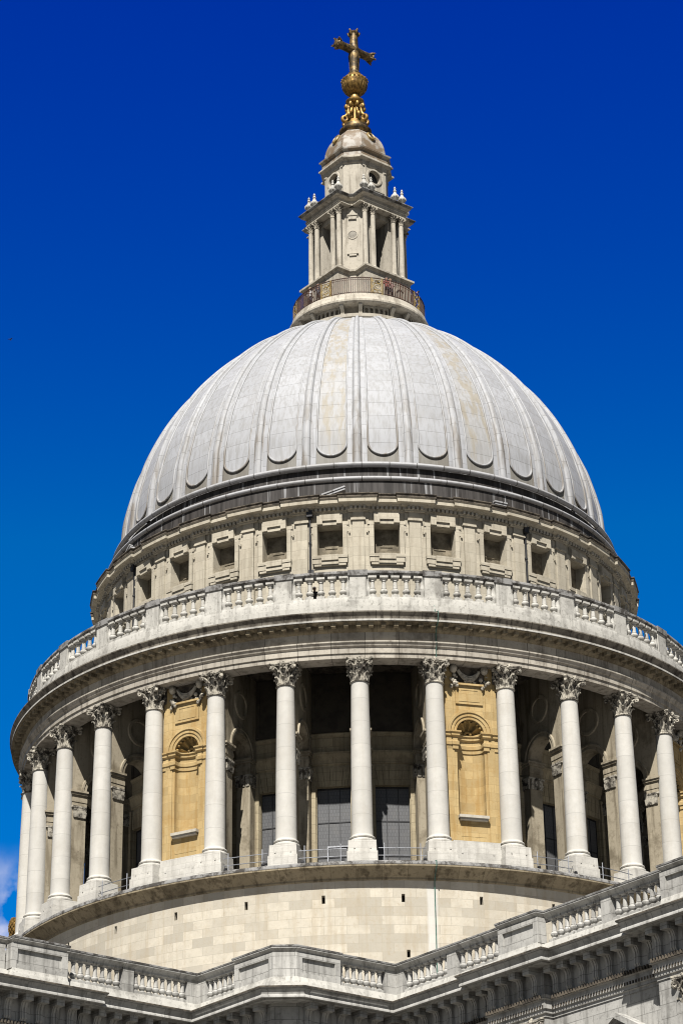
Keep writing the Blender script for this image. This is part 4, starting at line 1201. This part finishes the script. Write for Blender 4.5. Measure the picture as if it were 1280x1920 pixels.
# pilasters with capitals below the architrave breaks, and a window pediment between
wcap = capital(.55, 1.45, .72, M_CAP, 'pilaster_capital')
for s0 in (8.1, 9.6, 18.75, 20.3):
    ang = math.atan2(dD.y, dD.x); x, y = pt(re2, dD, s0, 0)
    m = MB(); m.box(-.55, .55, -.42, .3, 0, 26.75)
    pl = place(m.mesh('pilaster', M_WING, 0), 'pilaster', WING, INV @ Matrix.Translation((x, y, 0)) @ Matrix.Rotation(ang, 4, 'Z'))
    place(wcap, 'pilaster_capital', pl, Matrix.Translation((0, .10, 26.79)) @ Matrix.Diagonal((1, .8, 1, 1)))
x, y = pt(re2, dD, 14.75, 0); ang = math.atan2(dD.y, dD.x)
m = MB(); XZ = Matrix(((1, 0, 0, 0), (0, 0, -1, 0), (0, 1, 0, 0), (0, 0, 0, 1)))
for s_ in (-1, 1):
    m.prism([(0, 1.25), (0, 1.5), (s_ * 2.0, .38), (s_ * 2.0, .1)][::s_], -.12, .60, XZ)
    m.prism([(0, 1.12), (0, 1.25), (s_ * 2.0, .1), (s_ * 1.85, .05)][::s_], -.12, .42, XZ)
m.prism([(-1.9, .05), (1.9, .05), (0, 1.2)], -.12, .1, XZ)
place(m.mesh('window_pediment', M_WING, 0), 'window_pediment', WING, INV @ Matrix.Translation((x, y, 26.0)) @ Matrix.Rotation(ang, 4, 'Z'))

# ============================================================ the gilt pine cone of the tower beyond
PIN = thing('pine_cone_finial', 'gilded pine cone finial rising behind the parapet at the far left', 'finial', (-29.5, 50.85, -.75))
m = MB(); prof = []
m.lathe([(.30, 61.6), (.42, 61.7), (.36, 61.78), (.50, 61.95), (.62, 62.2), (.66, 62.5), (.58, 62.85), (.38, 63.15), (.12, 63.32), (.01, 63.36)], 20)
for j in range(7):
    z = 61.95 + j * .2
    r = .56 * math.sin(math.acos(max(-1, min(1, (z - 62.45) / .98)))) + .06
    for i in range(12):
        a = (i + .5 * (j % 2)) * math.pi / 6
        m.ball((r * math.cos(a), r * math.sin(a), z), .13, None, 6, 1.2)
m.build('cone', M_GOLD, PIN)
m = MB(); m.lathe([(.5, 60.6), (.5, 60.75), (.30, 60.9), (.24, 61.2), (.26, 61.5), (.30, 61.6)], 16)
for i in range(8): m.ball((.55 * math.cos(i * math.pi / 4), .55 * math.sin(i * math.pi / 4), 61.75), .14, None, 6)
m.build('neck', M_GOLD, PIN)
m = MB(); m.box(-.8, .8, -.8, .8, 0, 60.0); m.box(-.95, .95, -.95, .95, 60.0, 60.3); m.box(-.7, .7, -.7, .7, 60.3, 60.6)
m.build('pedestal', M_WING, PIN)

# ============================================================ guard rails and floodlights on the colonnade ledge
def guard_rail(k, t0, t1, label):
    a, b = AK(k + t0), AK(k + t1); r = 22.1
    o = thing('guard_rail', label, 'handrail', (r * math.sin((a + b) / 2), -r * math.cos((a + b) / 2), 43.41), 'tube rails between the column plinths')
    inv = Matrix.Translation(-o.location); P = lambda q, z: (r * math.sin(q), -r * math.cos(q), z)
    m = MB()
    for z in (43.80, 44.22): m.tube([P(q, z) for q in lin(a, b, 6)], .026, 6)
    m.build('rail', M_STEEL, o, inv)
    for q in lin(a + (b - a) * .12, b - (b - a) * .12, 1):
        m = MB(); m.tube([P(q, 43.42), P(q, 44.50)], .03, 6); m.tube([P(q, 43.415), P(q, 43.47)], .09, 8); m.build('post', M_STEEL, o, inv)
for k, lb_ in ((-2, 'steel tube guard rail right of the left niche bay, partly in shade'), (-1, 'steel tube guard rail in front of the window with a door frame'),
               (0, 'steel tube guard rail in front of the window left of the right niche bay'), (2, 'steel tube guard rail in the dark bay right of the right niche'),
               (3, 'short steel guard rail in the second dark bay right of the right niche'), (-4, 'steel tube guard rail in the dark bay left of the left niche')):
    guard_rail(k, .20, .80, lb_)
fl = MB(); fl.box(-.085, .085, -.06, .06, .05, .15, tx=.02); fle = fl.mesh('lamp_head', M_BLACK)
fb = MB(); fb.box(-.08, .08, -.06, .06, 0, .025); fb.box(-.105, -.088, -.02, .02, .02, .12); fb.box(.088, .105, -.02, .02, .02, .12); fbe = fb.mesh('bracket', M_BLACK)
for k, t, lb_ in ((-2, .27, 'small black floodlight on the ledge just right of the left niche plinth'), (-2, .76, 'small black floodlight left of the second plinth right of the left niche'),
                  (-1, .26, 'small black floodlight on the ledge left of the window with a door frame'), (-1, .76, 'small black floodlight just left of the plinth of the middle column'),
                  (0, .77, 'small black floodlight on the ledge close left of the right niche plinth'), (2, .25, 'small black floodlight on the ledge close right of the right niche plinth'),
                  (2, .78, 'small black floodlight left of the first free column past the right niche')):
    a = AK(k + t); r = 22.42
    o = thing('floodlight', lb_, 'floodlight', (r * math.sin(a), -r * math.cos(a), 43.415), 'floodlights along the colonnade ledge')
    o.rotation_euler = (0, 0, a)
    place(fle, 'lamp_head', o); place(fbe, 'bracket', o)

# ============================================================ visitors
def person(loc, face, label, shirt, hair, trousers, arms='rail', skin=(.45, .27, .19)):
    J = {'pelvis': (0, 0, .93), 'waist': (0, 0, 1.10), 'chest': (0, 0, 1.32), 'neck': (0, 0, 1.49), 'chin': (0, -.02, 1.57), 'head': (0, -.02, 1.66), 'crown': (0, -.01, 1.735)}
    rad = {'pelvis': .15, 'waist': .13, 'chest': .15, 'neck': .055, 'chin': .065, 'head': .092, 'crown': .07}
    E = [('pelvis', 'waist'), ('waist', 'chest'), ('chest', 'neck'), ('neck', 'chin'), ('chin', 'head'), ('head', 'crown')]
    for s_, n in ((-1, 'l'), (1, 'r')):
        J['hip' + n], J['knee' + n], J['ank' + n], J['toe' + n] = (s_ * .1, 0, .86), (s_ * .11, -.02, .48), (s_ * .11, .02, .09), (s_ * .12, -.16, .04)
        rad.update({'hip' + n: .095, 'knee' + n: .062, 'ank' + n: .042, 'toe' + n: .035})
        if arms == 'raised':
            el, wr, ha = (s_ * .25, -.16, 1.28), (s_ * .10, -.28, 1.52), (s_ * .06, -.31, 1.60)
        else:
            el, wr, ha = (s_ * .27, -.05, 1.18), (s_ * .19, -.26, 1.14), (s_ * .16, -.34, 1.13)
        J['sh' + n], J['el' + n], J['wr' + n], J['ha' + n] = (s_ * .19, 0, 1.41), el, wr, ha
        rad.update({'sh' + n: .065, 'el' + n: .046, 'wr' + n: .033, 'ha' + n: .04})
        E += [('pelvis', 'hip' + n), ('hip' + n, 'knee' + n), ('knee' + n, 'ank' + n), ('ank' + n, 'toe' + n), ('chest', 'sh' + n), ('sh' + n, 'el' + n), ('el' + n, 'wr' + n), ('wr' + n, 'ha' + n)]
    names = list(J)
    me = bpy.data.meshes.new('person_skeleton')
    me.from_pydata([J[n] for n in names], [(names.index(a), names.index(b)) for a, b in E], [])
    tmp = bpy.data.objects.new('person_skeleton', me); COL.objects.link(tmp)
    tmp.modifiers.new('skin', 'SKIN'); sv = me.skin_vertices[0].data
    for i, n in enumerate(names): sv[i].radius = (rad[n], rad[n]); sv[i].use_root = (n == 'pelvis')
    s2 = tmp.modifiers.new('sub', 'SUBSURF'); s2.levels = 1; s2.render_levels = 1
    bpy.context.view_layer.update()
    body = bpy.data.meshes.new_from_object(tmp.evaluated_get(bpy.context.evaluated_depsgraph_get()))
    bpy.data.objects.remove(tmp)
    body.name = 'body'; body.materials.clear()
    for nm, c in (('skin', skin), ('shirt', shirt), ('trousers', trousers)):
        body.materials.append(simple(nm + '_cloth' if nm != 'skin' else 'skin', c, .8))
    for p in body.polygons:
        z = p.center.z; p.use_smooth = True; ax = abs(p.center.x)
        p.material_index = 0 if z > 1.49 or (p.center.y < -.22 and z > .9) else (1 if z > .95 else 2)
    o = thing('person', label, 'person', loc); o.rotation_euler = (0, 0, face)
    place(body, 'body', o)
    h = MB(); h.lathe([(.102, 1.64), (.108, 1.70), (.095, 1.75), (.06, 1.785), (.005, 1.80)], 14, Matrix.Translation((0, .015, 0)), caps=False)
    h.build('hair', simple('hair', hair, .7), o)
    f = MB(); f.ball((0, -.115, 1.645), .017, None, 6, 1.4)
    for s_ in (-1, 1): f.ball((s_ * .035, -.10, 1.675), .012, None, 6); f.ball((s_ * .095, -.01, 1.655), .022, None, 6, 1.5)
    f.box(-.025, .025, -.108, -.095, 1.60, 1.608); f.build('face_features', simple('face', tuple(q * .8 for q in skin), .7), o)
    if arms == 'raised':
        c = MB(); c.box(-.08, .08, -.36, -.31, 1.58, 1.68); c.lathe([(.035, 0), (.035, .07)], 10, Matrix.Translation((0, -.36, 1.63)) @ Matrix.Rotation(math.pi / 2, 4, 'X'))
        co = c.build('camera', M_BLACK, None); co.matrix_world = Matrix.Translation(loc) @ Matrix.Rotation(face, 4, 'Z')
        tag(co, 'black camera held up by the visitor at the right end of the top gallery', 'camera')
def gal_person(deg, r, *a, **k):
    q = R(deg); person((r * math.sin(q), -r * math.cos(q), 89.5), q, *a, **k)
gal_person(-53.0, 4.2, 'visitor in a white shirt leaning on the left side of the top gallery railing', (.7, .68, .66), (.25, .17, .10), (.05, .06, .1))
gal_person(-42.0, 4.15, 'visitor in dark clothes at the top gallery railing, right of the one in white', (.06, .07, .10), (.03, .02, .015), (.04, .04, .05))
gal_person(27.5, 4.2, 'visitor in a red top behind the top gallery railing under the lantern cornice', (.26, .06, .05), (.04, .025, .02), (.03, .035, .06))
gal_person(32.0, 4.15, 'visitor in a pale pink shirt beside the one in red on the top gallery', (.40, .27, .25), (.10, .06, .03), (.05, .05, .06))
gal_person(65.0, 4.25, 'visitor holding a camera up at the right of the top gallery railing', (.06, .08, .2), (.03, .02, .015), (.03, .03, .03), arms='raised')
gal_person(84.0, 4.25, 'visitor in a mustard yellow jacket at the far right end of the top gallery', (.45, .32, .05), (.05, .03, .02), (.03, .04, .03))
aa = AK(-.62)
person((20.75 * math.sin(aa), -20.75 * math.cos(aa), 58.66), aa + math.pi * .9, 'visitor in black clothes seen through the balusters of the stone gallery', (.02, .02, .022), (.02, .015, .012), (.015, .015, .018))

# ============================================================ a bird far off
m = MB(); m.lathe([(.01, -.32), (.09, -.18), (.12, 0), (.10, .15), (.06, .25), (.015, .36)], 10, Matrix.Rotation(math.pi / 2, 4, 'Y'))
for s_ in (-1, 1):
    m.grid([[(-.12, 0, .03), (.12, 0, .04)], [(-.16, s_ * .3, .22), (.12, s_ * .3, .24)], [(-.22, s_ * .62, .18), (-.05, s_ * .62, .2)]])
m.box(-.5, -.28, -.07, .07, -.01, .02)
bo = m.build('bird', simple('dark_feathers', (.04, .04, .045), .8)); tag(bo, 'tiny dark bird flying in the blue sky at the left edge', 'bird')
bo.matrix_world = Matrix.Translation(CAM + Vector((-.13778, .85855, .49387)) * 150) @ Matrix.Rotation(1.1, 4, 'Z') @ Matrix.Scale(.28, 4)
